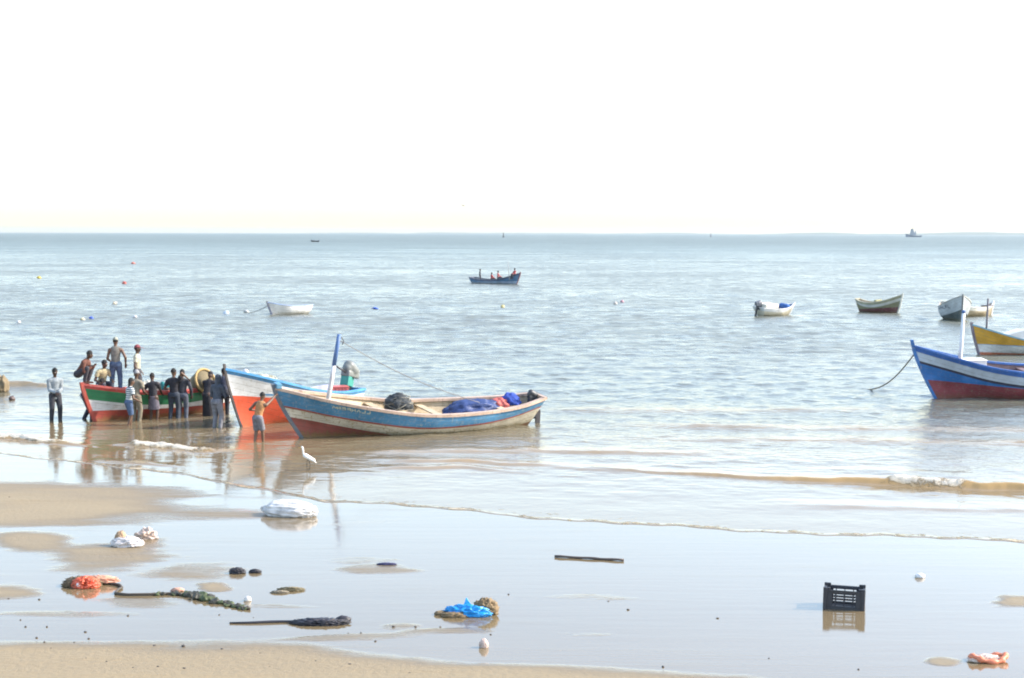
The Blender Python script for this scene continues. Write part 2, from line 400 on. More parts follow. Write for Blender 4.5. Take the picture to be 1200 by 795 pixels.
def make_sea():
    tl = np.linspace(-.40, .40, 430)
    ts = np.concatenate([np.array([-4, -2.4, -1.5, -1.0, -.75, -.6, -.5, -.44]), tl, np.array([.44, .5, .6, .75, 1.0, 1.5, 2.4, 4])])
    nr = 950
    s = np.linspace(0, 1, nr)[:, None]
    Ds = shore(ts)[None, :]
    Y = 1 / ((1 - s) / Ds + s / 12000.0)
    T = np.broadcast_to(ts[None, :], Y.shape)
    X = Y * T; off = Y - Ds
    spacing = np.maximum(np.gradient(Y, axis=0), .02)
    A = np.clip((off - 1.0) / 26, 0, 1) ** .8 * (.75 + .25 * np.clip(off / 60, 0, 1))
    Z = np.zeros_like(Y)
    nw = 76
    lam = np.exp(rng.uniform(np.log(.35), np.log(3.2), nw))
    ang = rng.normal(0, .8, nw) + R(8)
    ph = rng.uniform(0, 6.28, nw)
    for l, a, p in zip(lam, ang, ph):
        k = 2 * math.pi / l
        w = np.clip(l * .9 / spacing - 2, 0, 1)
        g = k * (X * math.sin(a) - Y * math.cos(a)) + p
        Z += w * .0021 * l ** .8 * np.sin(g + .35 * np.sin(X * .09 + Y * .05 + p))
    Z *= A
    Z += .5 * np.abs(Z) * np.sign(Z) * (Z > 0)   # peaked crests
    foam = np.zeros_like(Y); churn_glow = np.zeros_like(Y)
    pxc = CX + F * ts / (math.cos(pitch))        # approx pixel column
    wob = np.interp(ts, np.linspace(-.5, .5, 400), np.convolve(rng.normal(0, 1, 406), np.ones(7) / 7, 'valid'))
    for pts, wf, wb in RIDGES:
        P = [at(a, b) for a, b, _, _ in pts]
        tt = np.array([p.x / p.y for p in P]); dd = np.array([p.y for p in P])
        inside = (ts >= tt[0]) & (ts <= tt[-1])
        Dr = np.interp(ts, tt, dd) + wob * .12; hh = np.interp(ts, tt, [q[2] for q in pts]) * inside; ff = np.interp(ts, tt, [q[3] for q in pts]) * inside
        hh = hh * (1 + .25 * wob)
        d = Y - Dr[None, :]
        prof = np.where(d < 0, np.exp(-(d / wf) ** 2), np.exp(-(d / wb) ** 2))
        Z += hh[None, :] * prof
        churn_glow = np.maximum(churn_glow, np.clip(hh / .1, 0, 1)[None, :] * np.where(d < 0, np.exp(-(d / (wf * 1.6)) ** 2), np.exp(-(d / (wb * .7)) ** 2)) * (Ds + 0 * Y < 200))
        foam = np.maximum(foam, ff[None, :] * np.exp(-(np.where(d < 0, d / (wf * 1.5), d / (wb * .55))) ** 2))
    # lip of the last wash on the sand, with a thin line of foam
    lip = np.exp(-((off - .12) / .12) ** 2)
    Z += .012 * lip * (.7 + .3 * wob)[None, :] + np.clip(off / .1, 0, 1) * .006 - .004
    foam = np.maximum(foam, np.exp(-((off - .18) / .2) ** 2) * np.clip(.45 + .5 * wob, .08, .85)[None, :])
    foam = np.maximum(foam, np.exp(-((off - .55) / .3) ** 2) * np.clip(.1 + .2 * np.roll(wob, 31), 0, .3)[None, :])
    rough_ = rng.normal(0, 1, Z.shape); rough_ = (rough_ + np.roll(rough_, 1, 1) + np.roll(rough_, -1, 1) + np.roll(rough_, 1, 0)) / 2
    Z += np.clip(foam, 0, 1) * (Y > Ds + 1.2) * np.clip(rough_, -.5, 2) * .022
    Z[0, :] = -.004
    return tag(grid_mesh('sea', X, Y, Z, sea_material(), [('foam', foam), ('offshore', off), ('churn_glow', churn_glow * np.clip((70 - Y) / 25, .25, 1))]), kind='structure')
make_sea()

# --- low far shore beyond the bay
def far_shore(D, px0, px1, hmax, seed):
    p0, p1 = atd(px0, 274, D), atd(px1, 274, D); n = 120; mb = MB(); vs = []
    for i in range(n + 1):
        t = i / n; x = p0.x + (p1.x - p0.x) * t
        h = hmax * (.55 + .6 * mnoise.fractal(Vector((t * 7, seed, 0)), 1, 2, 4)) * min(1, t * 6, (1 - t) * 6 + .05)
        h = max(h, .4)
        vs += [(x, D, -2), (x, D + 150, h), (x, D + 500, h * .9), (x, D + 900, -2)]
    fs = []
    for i in range(n):
        for k in range(3): a = i * 4 + k; fs.append((a, a + 4, a + 5, a + 1))
    mb.add(vs, fs); tag(mb.build('hills', C(plain, 'far_scrub', (.09, .11, .08), .9)), kind='structure')
far_shore(9200, 880, 1700, 22, 1.0)
far_shore(10800, 330, 905, 11, 4.0)

# ------------------------------------------------------------------ boats
WOOD = C(paint, 'bare_wood', (.36, .27, .17), (.18, .13, .08), .5, .75)
def boat(name, label, bow_px, stern_px, L, ob, os_, B, sheer, draft, bands, rails, stemmat, inner, rake_b=.6, rake_s=.3, stern_w=.4, heel=0.0, bow_full=2.2, floor_z=.12, cat='boat', z0=0.0, thwarts=(.25, .5), group='wooden fishing boats', deck=None, stem_h=.1, bow_v=1.0, bow_world=None, stern_world=None, stem_w=1.0):
    """bands: from the gunwale down [(material, lower edge)], lower edge = ('off', d_stern, d_bow) below the sheer or ('z', z_stern, z_bow) or None"""
    pb = bow_world or at(*bow_px); ps = stern_world or at(*stern_px)
    d = (pb - ps); d.z = 0; d.normalize()
    org = pb - d * (L - ob); org.z = z0
    root = empty(name, org, (heel, 0, math.atan2(d.y, d.x)))
    tag(root, label, cat, group)
    sh = lambda t: interp(sheer, t)
    def kz(t): return -draft + .55 * draft * sst(.78, 1, t) + .3 * draft * (1 - sst(0, .15, t))
    def half(t):
        if t > .42: f = 1 - ((t - .42) / .58) ** bow_full
        else: f = stern_w + (1 - stern_w) * (1 - ((.42 - t) / .42) ** 2)
        return max(B / 2 * f, .012)
    def vee(t): return max(bow_v * sst(.45, 1, t), .55 * (1 - sst(0, .3, t)) * (1 - stern_w))
    def surf(t, z, side=1, off=0.0):
        k, s = kz(t), sh(t); h = min(1, max(0, (z - k) / (s - k))); v = vee(t)
        g = (1 - v) * (1 - (1 - h) ** 2.3) ** .62 + v * (.25 * h + .75 * h ** 1.25)
        x = L * t - rake_b * (1 - h) ** 1.25 * sst(.5, 1, t) + rake_s * (1 - h) * (1 - sst(0, .35, t))
        return Vector((x, side * max(half(t) * g + off, .004), z))
    nT = 44; ts = [1 - (1 - i / nT) ** 1.25 for i in range(nT + 1)]
    mats = []; rowmat = []
    def levels(t):
        s, k = sh(t), kz(t); out = [s]; z = s
        for (m, e) in bands:
            if e is None: ze = k
            elif e[0] == 'f': ze = interp(e[1], t)
            elif e[0] == 'off': ze = s - (e[1] + (e[2] - e[1]) * t)
            else: ze = e[1] + (e[2] - e[1]) * t
            ze = min(z, max(k, ze))
            for j in range(1, 5): out.append(z + (ze - z) * j / 4)
            z = ze
        return out
    for (m, e) in bands:
        if m not in mats: mats.append(m)
        rowmat += [mats.index(m)] * 4
    mb = MB(); rows = len(rowmat) + 1; below = []
    for side in (1, -1):
        vs = []; fs = []; ms = []
        for t in ts: vs += [surf(t, z, side) for z in levels(t)]; below += [sh(t) - z for z in levels(t)]
        n0 = len(mb.v); mb.v += [tuple(v) for v in vs]
        for i in range(nT):
            for j in range(rows - 1):
                a = n0 + i * rows + j; q = [a, a + rows, a + rows + 1, a + 1]
                mb.f.append(q if side == -1 else q[::-1]); mb.m.append(rowmat[j])
    n0 = len(mb.v); lv = levels(0)                # transom
    for side in (1, -1): mb.v += [tuple(surf(0, z, side)) for z in lv]; below += [sh(0) - z for z in lv]
    for j in range(rows - 1):
        mb.f.append([n0 + j, n0 + j + 1, n0 + rows + j + 1, n0 + rows + j]); mb.m.append(rowmat[j])
    mats.append(inner); im = len(mats) - 1        # inner planking
    nI = 6
    for side in (1, -1):
        n0 = len(mb.v)
        for t in ts:
            zf = min(sh(t) - .05, max(kz(t) + .1, floor_z - .1))
            for j in range(nI):
                z = sh(t) + (zf - sh(t)) * j / (nI - 1); p = surf(t, z, side, -.045); p.x = min(max(p.x, .06), p.x if t < .97 else p.x - .04); mb.v.append(tuple(p)); below.append(sh(t) - z)
        for i in range(nT):
            for j in range(nI - 1):
                a = n0 + i * nI + j; q = [a, a + 1, a + nI + 1, a + nI]
                mb.f.append(q if side == -1 else q[::-1]); mb.m.append(im)
    ho = mb.build('hull', mats, root); ha = ho.data.attributes.new('below_sheer', 'FLOAT', 'POINT'); ha.data.foreach_set('value', below)
    # floor
    fb = MB(); vs = []
    ft = [t for t in ts if t < .94]
    for t in ft:
        z = max(floor_z, kz(t) + .12)
        z = min(z, sh(t) - .03)
        for side in (1, -1): vs.append(surf(t, z, side, -.03))
    fs = [(2 * i, 2 * i + 2, 2 * i + 3, 2 * i + 1) for i in range(len(ft) - 1)]
    fb.add(vs, fs); fb.build('floorboards', inner, root)
    # gunwale
    g = MB(); w, hh = rails[1], rails[2]
    for side in (1, -1):
        vs = []
        for t in ts:
            p = surf(t, sh(t), side); y = abs(p.y)
            for (dy, dz) in ((.03, -hh * .5), (.03, hh * .5), (-w, hh * .5), (-w, -hh * .5)):
                vs.append((p.x, side * max(y + dy, .0), p.z + dz))
        fs = []
        for i in range(nT):
            for k in range(4):
                a = i * 4 + k; b_ = i * 4 + (k + 1) % 4; fs.append((a, b_, b_ + 4, a + 4))
        fs += [(0, 1, 2, 3), tuple(nT * 4 + k for k in (3, 2, 1, 0))]
        g.add(vs, fs)
    p = surf(0, sh(0)); g.bar((p.x + .02, -p.y, p.z), (p.x + .02, p.y, p.z), w, hh)
    g.build('gunwale', rails[0], root, smooth=False)
    # stem post
    st = MB(); pts = []
    for j in range(13):
        z = kz(1) + (sh(1) - kz(1)) * j / 12; pts.append(surf(1, z))
    dv = (pts[-1] - pts[-2]).normalized()
    pts = [Vector((q.x + .01, 0, q.z)) for q in pts]; pts.append(pts[-1] + Vector((dv.x, 0, dv.z)) * stem_h)
    vs = []
    for q in pts:
        for dx, dy in ((.05, .035), (.05, -.035), (-.06, -.055), (-.06, .055)): vs.append((q.x + dx * stem_w, dy * stem_w, q.z))
    fs = []
    for i in range(len(pts) - 1):
        for k in range(4): a = i * 4 + k; b_ = i * 4 + (k + 1) % 4; fs.append((a, b_, b_ + 4, a + 4))
    fs += [(3, 2, 1, 0), tuple((len(pts) - 1) * 4 + k for k in range(4))]
    st.add(vs, fs); st.build('stem_post', stemmat, root, smooth=False)
    for t in thwarts:
        z = sh(t) - .13; p = surf(t, z, 1, -.04)
        tb = MB(); tb.box((p.x, 0, z), (.24, 2 * p.y, .04)); tb.build('thwart', inner, root, smooth=False, bevel=.008)
    if deck:                                       # (from t, material): short covered foredeck
        t0, dm = deck; db = MB(); vs = []; tt = [t0 + (.985 - t0) * i / 10 for i in range(11)]
        for t in tt:
            z = sh(t) - .02
            for side in (1, 0, -1):
                q = surf(t, z, side if side else 1, -.05); vs.append((q.x - .03, q.y if side else 0, z + (.05 if not side else 0)))
        fs = []
        for i in range(10):
            for k in range(2): a = i * 3 + k; fs.append((a, a + 3, a + 4, a + 1))
        q = vs[0:3]; db.add(vs, fs); db.add([q[0], q[1], q[2], (q[2][0], q[2][1], q[2][2] - .06), (q[0][0], q[0][1], q[0][2] - .06)], [(0, 1, 2, 3, 4)])
        db.build('foredeck', dm, root)
    root_info = dict(root=root, surf=surf, sh=sh, L=L)
    bpy.context.view_layer.update()
    root_info['w'] = lambda p: root.matrix_world @ Vector(p)
    root_info['l'] = lambda p: root.matrix_world.inverted() @ Vector(p)
    return root_info

def centre(bt, px, z, lo=0.0, hi=None):
    """point of the centre plane at height z that stands in a given pixel column"""
    hi = hi or bt['L']
    def col_(x):
        d = bt['w']((x, 0, z)) - EYE; return CX + F * d.dot(rt) / d.dot(fw)
    a, b = lo, hi; sa = col_(a) - px
    for _ in range(40):
        m = (a + b) / 2
        if (col_(m) - px) * sa > 0: a = m
        else: b = m
    return Vector(((a + b) / 2, 0, z))
def pole(bt, base, top, r0, r1, bands):
    """mast in local coords, bands = [(fraction, material)]"""
    base, top = Vector(base), Vector(top); mats = []; mb = MB(); f0 = 0
    for f1, m in bands:
        mats.append(m); mb.tube([base.lerp(top, f0), base.lerp(top, (f0 + f1) / 2), base.lerp(top, f1)], [r0 + (r1 - r0) * f0, r0 + (r1 - r0) * (f0 + f1) / 2, r0 + (r1 - r0) * f1], 10, len(mats) - 1)
        f0 = f1
    return mb.build('mast', mats, bt['root'])
def outboard(bt, loc, tilt, cowl, legm, green=None, s=1.0, yaw=0):
    e = empty('outboard_motor', loc); e.parent = bt['root']; e.rotation_euler = (0, tilt, yaw)
    c = MB(); c.cap((-.02 * s, 0, .42 * s), (.1 * s, 0, .5 * s), .17 * s, .15 * s, (0, 1, 0), .95); c.box((.02 * s, 0, .3 * s), (.42 * s, .26 * s, .12 * s)); c.cap((-.16 * s, 0, .4 * s), (.16 * s, 0, .44 * s), .12 * s, .13 * s)
    c.fused('cowling', cowl, .02 * s, e)
    m = MB(); m.box((.0, 0, .16 * s), (.16 * s, .13 * s, .28 * s)); m.box((.14 * s, 0, .14 * s), (.14 * s, .24 * s, .26 * s)); m.build('clamp_bracket', green or legm, e, smooth=False, bevel=.015)
    l = MB(); l.box((-.02 * s, 0, -.3 * s), (.13 * s, .07 * s, .7 * s)); l.box((-.03 * s, 0, -.5 * s), (.34 * s, .16 * s, .02)); l.cap((-.18 * s, 0, -.66 * s), (.12 * s, 0, -.66 * s), .05 * s, .04 * s)
    for k in range(3):
        a = k * 2.094; l.bar((-.24 * s, 0, -.66 * s), (-.24 * s, math.cos(a) * .14 * s, -.66 * s + math.sin(a) * .14 * s), .07 * s, .015)
    l.build('drive_leg', legm, e, smooth=False, bevel=.01)
    t = MB(); t.tube([(.12 * s, 0, .3 * s), (.4 * s, .03, .36 * s), (.62 * s, .05, .4 * s)], .022 * s); t.build('tiller', legm, e)
    return e
def lettering(bt, t0, t1, z0, z1, side, mat, n, seed, name='lettering', w=.03):
    """worn painted strokes standing 3 mm proud of the planking"""
    rs = random.Random(seed); mb = MB(); S = bt['surf']; dt = (t1 - t0) / n
    def q(t, z): p = S(t, z, side, .004); return p
    for i in range(n):
        a = t0 + dt * (i + .15); b = t0 + dt * (i + .8); fz = (i + .5) / n; zb = z0[0] + (z0[1] - z0[0]) * fz; zt = z1[0] + (z1[1] - z1[0]) * fz; zm = (zb + zt) / 2
        segs = rs.choice([[(a, zb, a, zt), (a, zt, b, zt), (a, zm, b, zm)], [(a, zb, a, zt), (a, zb, b, zb)], [(a, zb, (a + b) / 2, zt), ((a + b) / 2, zt, b, zb)], [(a, zb, a, zt), (b, zb, b, zt), (a, zm, b, zm)]])
        for (ta, za, tb_, zb_) in segs:
            wt = w / bt['L']
            if abs(tb_ - ta) * bt['L'] > abs(zb_ - za): vs = [q(ta, za - w / 2), q(tb_, zb_ - w / 2), q(tb_, zb_ + w / 2), q(ta, za + w / 2)]
            else: vs = [q(ta - wt / 2, za), q(ta + wt / 2, za), q(tb_ + wt / 2, zb_), q(tb_ - wt / 2, zb_)]
            mb.add(vs, [(0, 1, 2, 3)])
    mb.build(name, mat, bt['root'], smooth=False)

white = C(paint, 'white_paint', (.66, .66, .64), (.36, .3, .22), .3)
stained = C(paint, 'stained_white_paint', (.56, .52, .42), (.27, .19, .08), .8)
skyblue = C(paint, 'faded_blue_paint', (.055, .21, .38), (.27, .33, .34), .5)
turq = C(paint, 'pale_blue_rail_paint', (.2, .4, .48), (.3, .28, .24), .4)
redp = C(paint, 'red_bottom_paint', (.36, .055, .035), (.16, .06, .05), .45)
dullred = C(paint, 'dull_red_bottom_paint', (.24, .06, .045), (.13, .09, .07), .5)
orange = C(paint, 'orange_red_paint', (.66, .085, .03), (.4, .12, .08), .25)
redline = C(paint, 'red_line_paint', (.3, .07, .05), (.3, .2, .16), .4)
green = C(paint, 'green_paint', (.02, .19, .075), (.1, .16, .1), .3)
railtan = C(paint, 'worn_pinkish_rail', (.5, .36, .27), (.2, .12, .09), .5)
dark = C(paint, 'dark_stem_paint', (.05, .045, .045), (.14, .1, .08), .4)
innertan = C(paint, 'tan_inner_planks', (.5, .4, .26), (.26, .18, .1), .4, .7)
innergrey = C(paint, 'grey_inner_planks', (.24, .22, .2), (.15, .11, .08), .5, .7)
innermauve = C(paint, 'mauve_inner_planks', (.22, .15, .16), (.12, .08, .07), .4, .7)
metal_grey = C(plain, 'grey_cowling', (.16, .17, .16), .4)
dark_metal = C(plain, 'dark_motor_metal', (.05, .05, .055), .45)
sea_green = C(plain, 'green_motor_bracket', (.03, .25, .2), .5)

# main boat, aground in the shallows
mainb = boat('fishing_boat', 'long wooden boat with faded blue band, stained white side and tall blue and white mast', (348, 513), (617, 497), 8.5, .72, .45, 2.35,
    [(0, .86), (.12, .72), (.3, .66), (.5, .69), (.68, .9), (.85, 1.17), (.94, 1.35), (1, 1.46)], .28,
    [(skyblue, ('off', .23, .5)), (redline, ('off', .28, .56)), (stained, ('f', [(0, .14), (.06, .03), (.15, -.12), (.5, -.08), (.65, .12), (.8, .32), (1, .62)])), (dullred, None)], (railtan, .13, .08), C(paint, 'grey_blue_stem', (.1, .13, .16), (.25, .18, .14), .5), innertan,
    rake_b=.95, rake_s=.55, stern_w=.36, heel=R(-6), thwarts=(.16, .42, .62, .8), bow_full=2.3, floor_z=.22, stem_h=.12)
lettering(mainb, .70, .83, (.77, .93), (.85, 1.01), 1, C(plain, 'faded_cream_lettering', (.42, .45, .36), .7), 8, 3)
b_ = mainb
hb = MB(); hb.box((8.4, 0, 1.53), (.16, .3, .14)); hb.build('bow_block', C(paint, 'blue_bow_block', (.08, .25, .38)), b_['root'], smooth=False, bevel=.015)
mt_mid = centre(b_, 384.5, 1.05); mt_top = centre(b_, 397.5, 2.93)
dirn = (mt_top - mt_mid).normalized(); mt_base = mt_mid - dirn * .75
mast_h = (mt_top - mt_base).length
pole(b_, mt_base, mt_top, .075, .055, [(.66, C(paint, 'white_mast_paint', (.6, .58, .56), (.25, .2, .18), .6)), (1, C(paint, 'royal_blue_paint', (.05, .13, .33), (.2, .25, .35), .3))])
hk = MB(); hk.tube([mt_top - dirn * .12, mt_top - dirn * .12 + Vector((-.1, 0, .03)), mt_top - dirn * .2 + Vector((-.17, 0, 0)), mt_top - dirn * .3 + Vector((-.15, 0, 0))], .015); hk.build('mast_hook', dark_metal, b_['root'])
ln_end = b_['l'](atd(562, 472, 48.2)); ln_st = mt_top - dirn * .15
pts = [ln_st.lerp(ln_end, k / 16) + Vector((0, 0, -.5 * math.sin(math.pi * k / 16) * .35)) for k in range(17)]
rg = MB(); rg.tube(pts, .0115, 5); rg.build('rigging_line', C(plain, 'grey_line', (.2, .19, .18), .9), b_['root'])
outboard(b_, (.2, -.05, .62), 0, dark_metal, dark_metal, s=.68)
rd = MB(); rd.box((.02, 0, .02), (.16, .05, .8)); rd.build('rudder', C(plain, 'dark_rudder_wood', (.06, .055, .06), .6), b_['root'], smooth=False, bevel=.01)

# red, white and blue boat behind it
b2 = boat('fishing_boat', 'white boat with orange red bottom and blue rail behind the small boy', (279, 501), (408, 482), 6.0, .55, .35, 1.9,
    [(0, .74), (.25, .78), (.5, .98), (.7, 1.28), (.88, 1.58), (1, 1.78)], .25,
    [(skyblue, ('off', .12, .13)), (white, ('z', .36, .98)), (orange, None)], (C(paint, 'bright_blue_rail', (.05, .25, .5), amt=.2), .09, .07), dark, innergrey,
    rake_b=.75, rake_s=.2, stern_w=.62, thwarts=(.18, .42), bow_full=2.4, floor_z=.12, stem_h=.16, stem_w=.62)
sb = MB(); S = b2['surf']; vs = []; nn = 14
for k in range(nn + 1):
    t = .50 + .33 * k / nn; z = .36 + .62 * t + .09 - .04 * (k / nn)
    vs += [S(t, z, 1, .004), S(t, z + .055, 1, .004)]
sb.add(vs, [(2 * k, 2 * k + 2, 2 * k + 3, 2 * k + 1) for k in range(nn)]); sb.build('side_stripe', skyblue, b2['root'])
outboard(b2, (.12, 0, .78), R(-14), metal_grey, dark_metal, sea_green, s=1.35)
# green, white and red boat at the left
b3 = boat('fishing_boat', 'boat with red rail, green and white bands and red bottom, crowded by fishermen', (109, 494.5), (262, 478.8), 5.6, .38, .3, 1.8,
    [(0, .98), (.2, .86), (.45, .82), (.7, .9), (.88, 1.06), (1, 1.18)], .25,
    [(C(paint, 'red_rail_paint', (.5, .06, .05), (.4, .2, .17), .3), ('off', .1, .12)), (green, ('off', .36, .47)), (white, ('z', .24, .34)), (redp, None)], (C(paint, 'red_rail_cap', (.52, .09, .07), (.5, .3, .26), .35), .12, .07), redp, innergrey,
    rake_b=.5, rake_s=.2, stern_w=.6, thwarts=(.3, .55), bow_full=2.6, floor_z=.5, deck=(.72, C(paint, 'pale_red_deck', (.5, .2, .16))), stem_h=.06)
# big boat on the right, half out of the picture
b4 = boat('fishing_boat', 'large royal blue boat with white stripe, dark line, red bottom and white mast', (1087, 466), (1230, 465.5), 8.6, .6, .4, 2.5,
    [(0, 1.15), (.25, .98), (.5, 1.0), (.7, 1.2), (.88, 1.58), (1, 1.86)], .3,
    [(C(paint, 'deep_blue_paint', (.03, .12, .4), amt=.15), ('off', .16, .18)), (C(paint, 'pale_blue_white_paint', (.5, .55, .62), amt=.2), ('off', .38, .52)), (C(paint, 'navy_line_paint', (.03, .03, .06), amt=.1), ('off', .47, .62)), (C(paint, 'mid_blue_paint', (.035, .17, .46), amt=.15), ('z', .24, .64)), (C(paint, 'brick_red_paint', (.27, .05, .06), amt=.25), None)],
    (C(paint, 'deep_blue_rail', (.03, .13, .42), amt=.2), .1, .07), C(paint, 'blue_stem', (.04, .16, .42)), innermauve,
    rake_b=.95, rake_s=.3, stern_w=.5, thwarts=(.3, .5), floor_z=.5, stem_h=.22, heel=R(-4))
q = centre(b4, 1124, .9); tq = centre(b4, 1129.5, 3.12); dq = (tq - q).normalized()
pole(b4, q - dq * .3, tq, .075, .06, [(.96, C(plain, 'white_mast', (.7, .7, .7), .5, var=.1)), (1, C(plain, 'blue_mast_tip', (.05, .12, .3), .5))])
wb = MB(); q2 = centre(b4, 1141, 1.3); wb.box((q2.x, q2.y, q2.z - .12), (.75, .6, .34)); wb.box((q2.x, q2.y, q2.z + .065), (.82, .66, .03)); wb.build('hatch_box', C(plain, 'white_hatch_paint', (.74, .74, .72), .5, var=.08), b4['root'], smooth=False, bevel=.02)
# yellow boat
b5 = boat('fishing_boat', 'yellow and white boat with pale blue rail and dark thin mast at right edge', (1147, 416), (1250, 414.6), 7.6, .4, .4, 2.2,
    [(0, .8), (.3, .62), (.55, .64), (.7, .76), (.86, 1.1), (1, 1.46)], .3,
    [(C(paint, 'amber_yellow_paint', (.62, .33, .03), amt=.15), ('z', .3, .53)), (C(paint, 'pale_band_blue', (.14, .36, .62)), ('z', .22, .51)), (white, ('z', -.05, .13)), (C(paint, 'vermilion_boot_paint', (.6, .12, .06)), None)],
    (turq, .09, .07), C(paint, 'mauve_stem', (.16, .13, .17)), innergrey, rake_b=.45, rake_s=.3, stern_w=.5, thwarts=(.3, .5), floor_z=.35, stem_h=.12, bow_full=2.8)
q = centre(b5, 1155.5, .9); tq = centre(b5, 1158, 2.72); dq = (tq - q).normalized()
pole(b5, q - dq * .3, tq, .05, .045, [(1, C(plain, 'grey_weathered_mast', (.13, .12, .14), .8))])
cb = MB(); cb.bar(tq - dq * .35 - Vector((.3, 0, 0)), tq - dq * .35 + Vector((.35, 0, 0)), .05, .05); cb.build('yard', C(plain, 'grey_weathered_mast', (.13, .12, .14)), b5['root'])
q = centre(b5, 1188, .98); cw = MB(); cw.add([(q.x - .75, -.6, q.z - .25), (q.x - .75, .6, q.z - .25), (q.x + .8, -.4, q.z - .22), (q.x + .8, .4, q.z - .22), (q.x - .4, -.5, q.z + .25), (q.x - .4, .5, q.z + .25), (q.x + .7, -.35, q.z - .05), (q.x + .7, .35, q.z - .05)], [(0, 2, 3, 1), (4, 5, 7, 6), (0, 1, 5, 4), (2, 6, 7, 3), (0, 4, 6, 2), (1, 3, 7, 5)]); cw.build('cuddy', white, b5['root'], smooth=False, bevel=.02)
# small moored boats
b6 = boat('fishing_boat', 'small olive and white boat with dark red bottom moored alone, bow to the right', (1054, 367.2), (1014, 365.8), 3.6, .2, .25, 1.5,
    [(0, .98), (.15, .8), (.4, .74), (.7, .95), (1, 1.36)], .2, [(C(paint, 'olive_grey_paint', (.27, .27, .17)), ('off', .14, .2)), (C(paint, 'dull_white_paint', (.5, .5, .45)), ('off', .3, .42)), (C(paint, 'olive_paint', (.2, .2, .11)), ('z', .2, .46)), (C(paint, 'maroon_paint', (.15, .04, .045)), None)], (C(paint, 'cream_rail', (.5, .46, .34)), .08, .06), C(paint, 'pale_stem', (.6, .58, .5)), innertan, rake_b=.35, stern_w=.5, thwarts=(.3, .6), floor_z=.2)
tk = MB(); tk.cap((1.7, -.45, .82), (1.7, .45, .86), .13, .1); tk.box((1.55, 0, .74), (.5, .9, .12)); tk.build('tiller_box', C(plain, 'olive_wood_box', (.22, .21, .1), .8), b6['root'])
b7 = boat('fishing_boat', 'dark bottomed grey boat with worn lettering, pointed bow towards the beach', (1127, 376), (1101, 371.5), 4.6, .22, .25, 2.0,
    [(0, 1.12), (.15, .9), (.4, .9), (.7, 1.22), (1, 1.72)], .25, [(C(paint, 'grey_white_paint', (.46, .5, .52)), ('off', .5, .9)), (C(paint, 'dark_slate_paint', (.06, .085, .085)), None)], (C(paint, 'grey_rail', (.4, .4, .37)), .08, .06), C(paint, 'slate_stem', (.12, .13, .14)), innertan, rake_b=.3, stern_w=.55, thwarts=(.3, .6), floor_z=.25, bow_full=2.6,
    bow_world=atd(1127, 376, 108.0), stern_world=atd(1103, 371, 114.5))
lettering(b7, .34, .78, (.62, .86), (.76, 1.06), -1, C(plain, 'worn_black_lettering', (.06, .07, .09), .8), 7, 5, w=.05)
b8 = boat('rowing_boat', 'open white boat with tan inside partly hidden behind the grey pointed boat', None, None, 4.4, .3, .3, 1.7,
    [(0, .9), (.2, .62), (.5, .52), (.8, .66), (1, .95)], .2, [(C(paint, 'warm_white_paint', (.62, .6, .52)), ('off', .25, .25)), (C(paint, 'tan_hull_paint', (.42, .34, .22)), None)], (white, .1, .06), white, innertan, rake_b=.4, stern_w=.5, floor_z=.1, group='small white boats', heel=R(-6),
    bow_world=at(1162, 369.5), stern_world=at(1129, 371))
b9 = boat('motor_boat', 'small white motor boat with blue cover and grey engine lying stern to left', (926, 369.2), (881, 370.6), 3.3, .3, .05, 1.6,
    [(0, .62), (.4, .55), (.7, .6), (1, .82)], .2, [(white, ('off', .22, .25)), (C(paint, 'cream_hull_paint', (.6, .55, .42)), None)], (white, .09, .06), white, C(paint, 'blue_inner_paint', (.06, .14, .3)), rake_b=.5, stern_w=.8, floor_z=.15, group='small white boats', heel=R(5))
outboard(b9, (-.1, 0, .45), R(10), C(plain, 'slate_cowling', (.12, .13, .15), .4), dark_metal, s=1.1)
cv = MB(); cv.box((.8, 0, .72), (1.2, 1.2, .34)); cv.build('engine_cover', C(plain, 'cream_cover', (.62, .58, .48), .7, var=.1), b9['root'], smooth=False, bevel=.08)
ws = MB(); ws.cap((2.4, -.3, .62), (2.4, .3, .62), .22, .22); ws.build('bow_cover', C(cloth, 'blue_cover', (.05, .14, .38)), b9['root'])
b10 = boat('rowing_boat', 'white dinghy with blue rail lying off the beach, bow towards a float', (318, 369.3), (359, 367.7), 3.6, .3, .1, 1.4,
    [(0, .62), (.3, .58), (.7, .66), (1, .9)], .2, [(white, None)], (C(paint, 'light_blue_rail', (.3, .4, .62)), .08, .06), C(paint, 'navy_stem', (.06, .08, .14)), C(paint, 'blue_white_inner', (.3, .36, .5)), rake_b=.4, stern_w=.75, floor_z=.1, group='small white boats', stem_h=.1, heel=R(4))
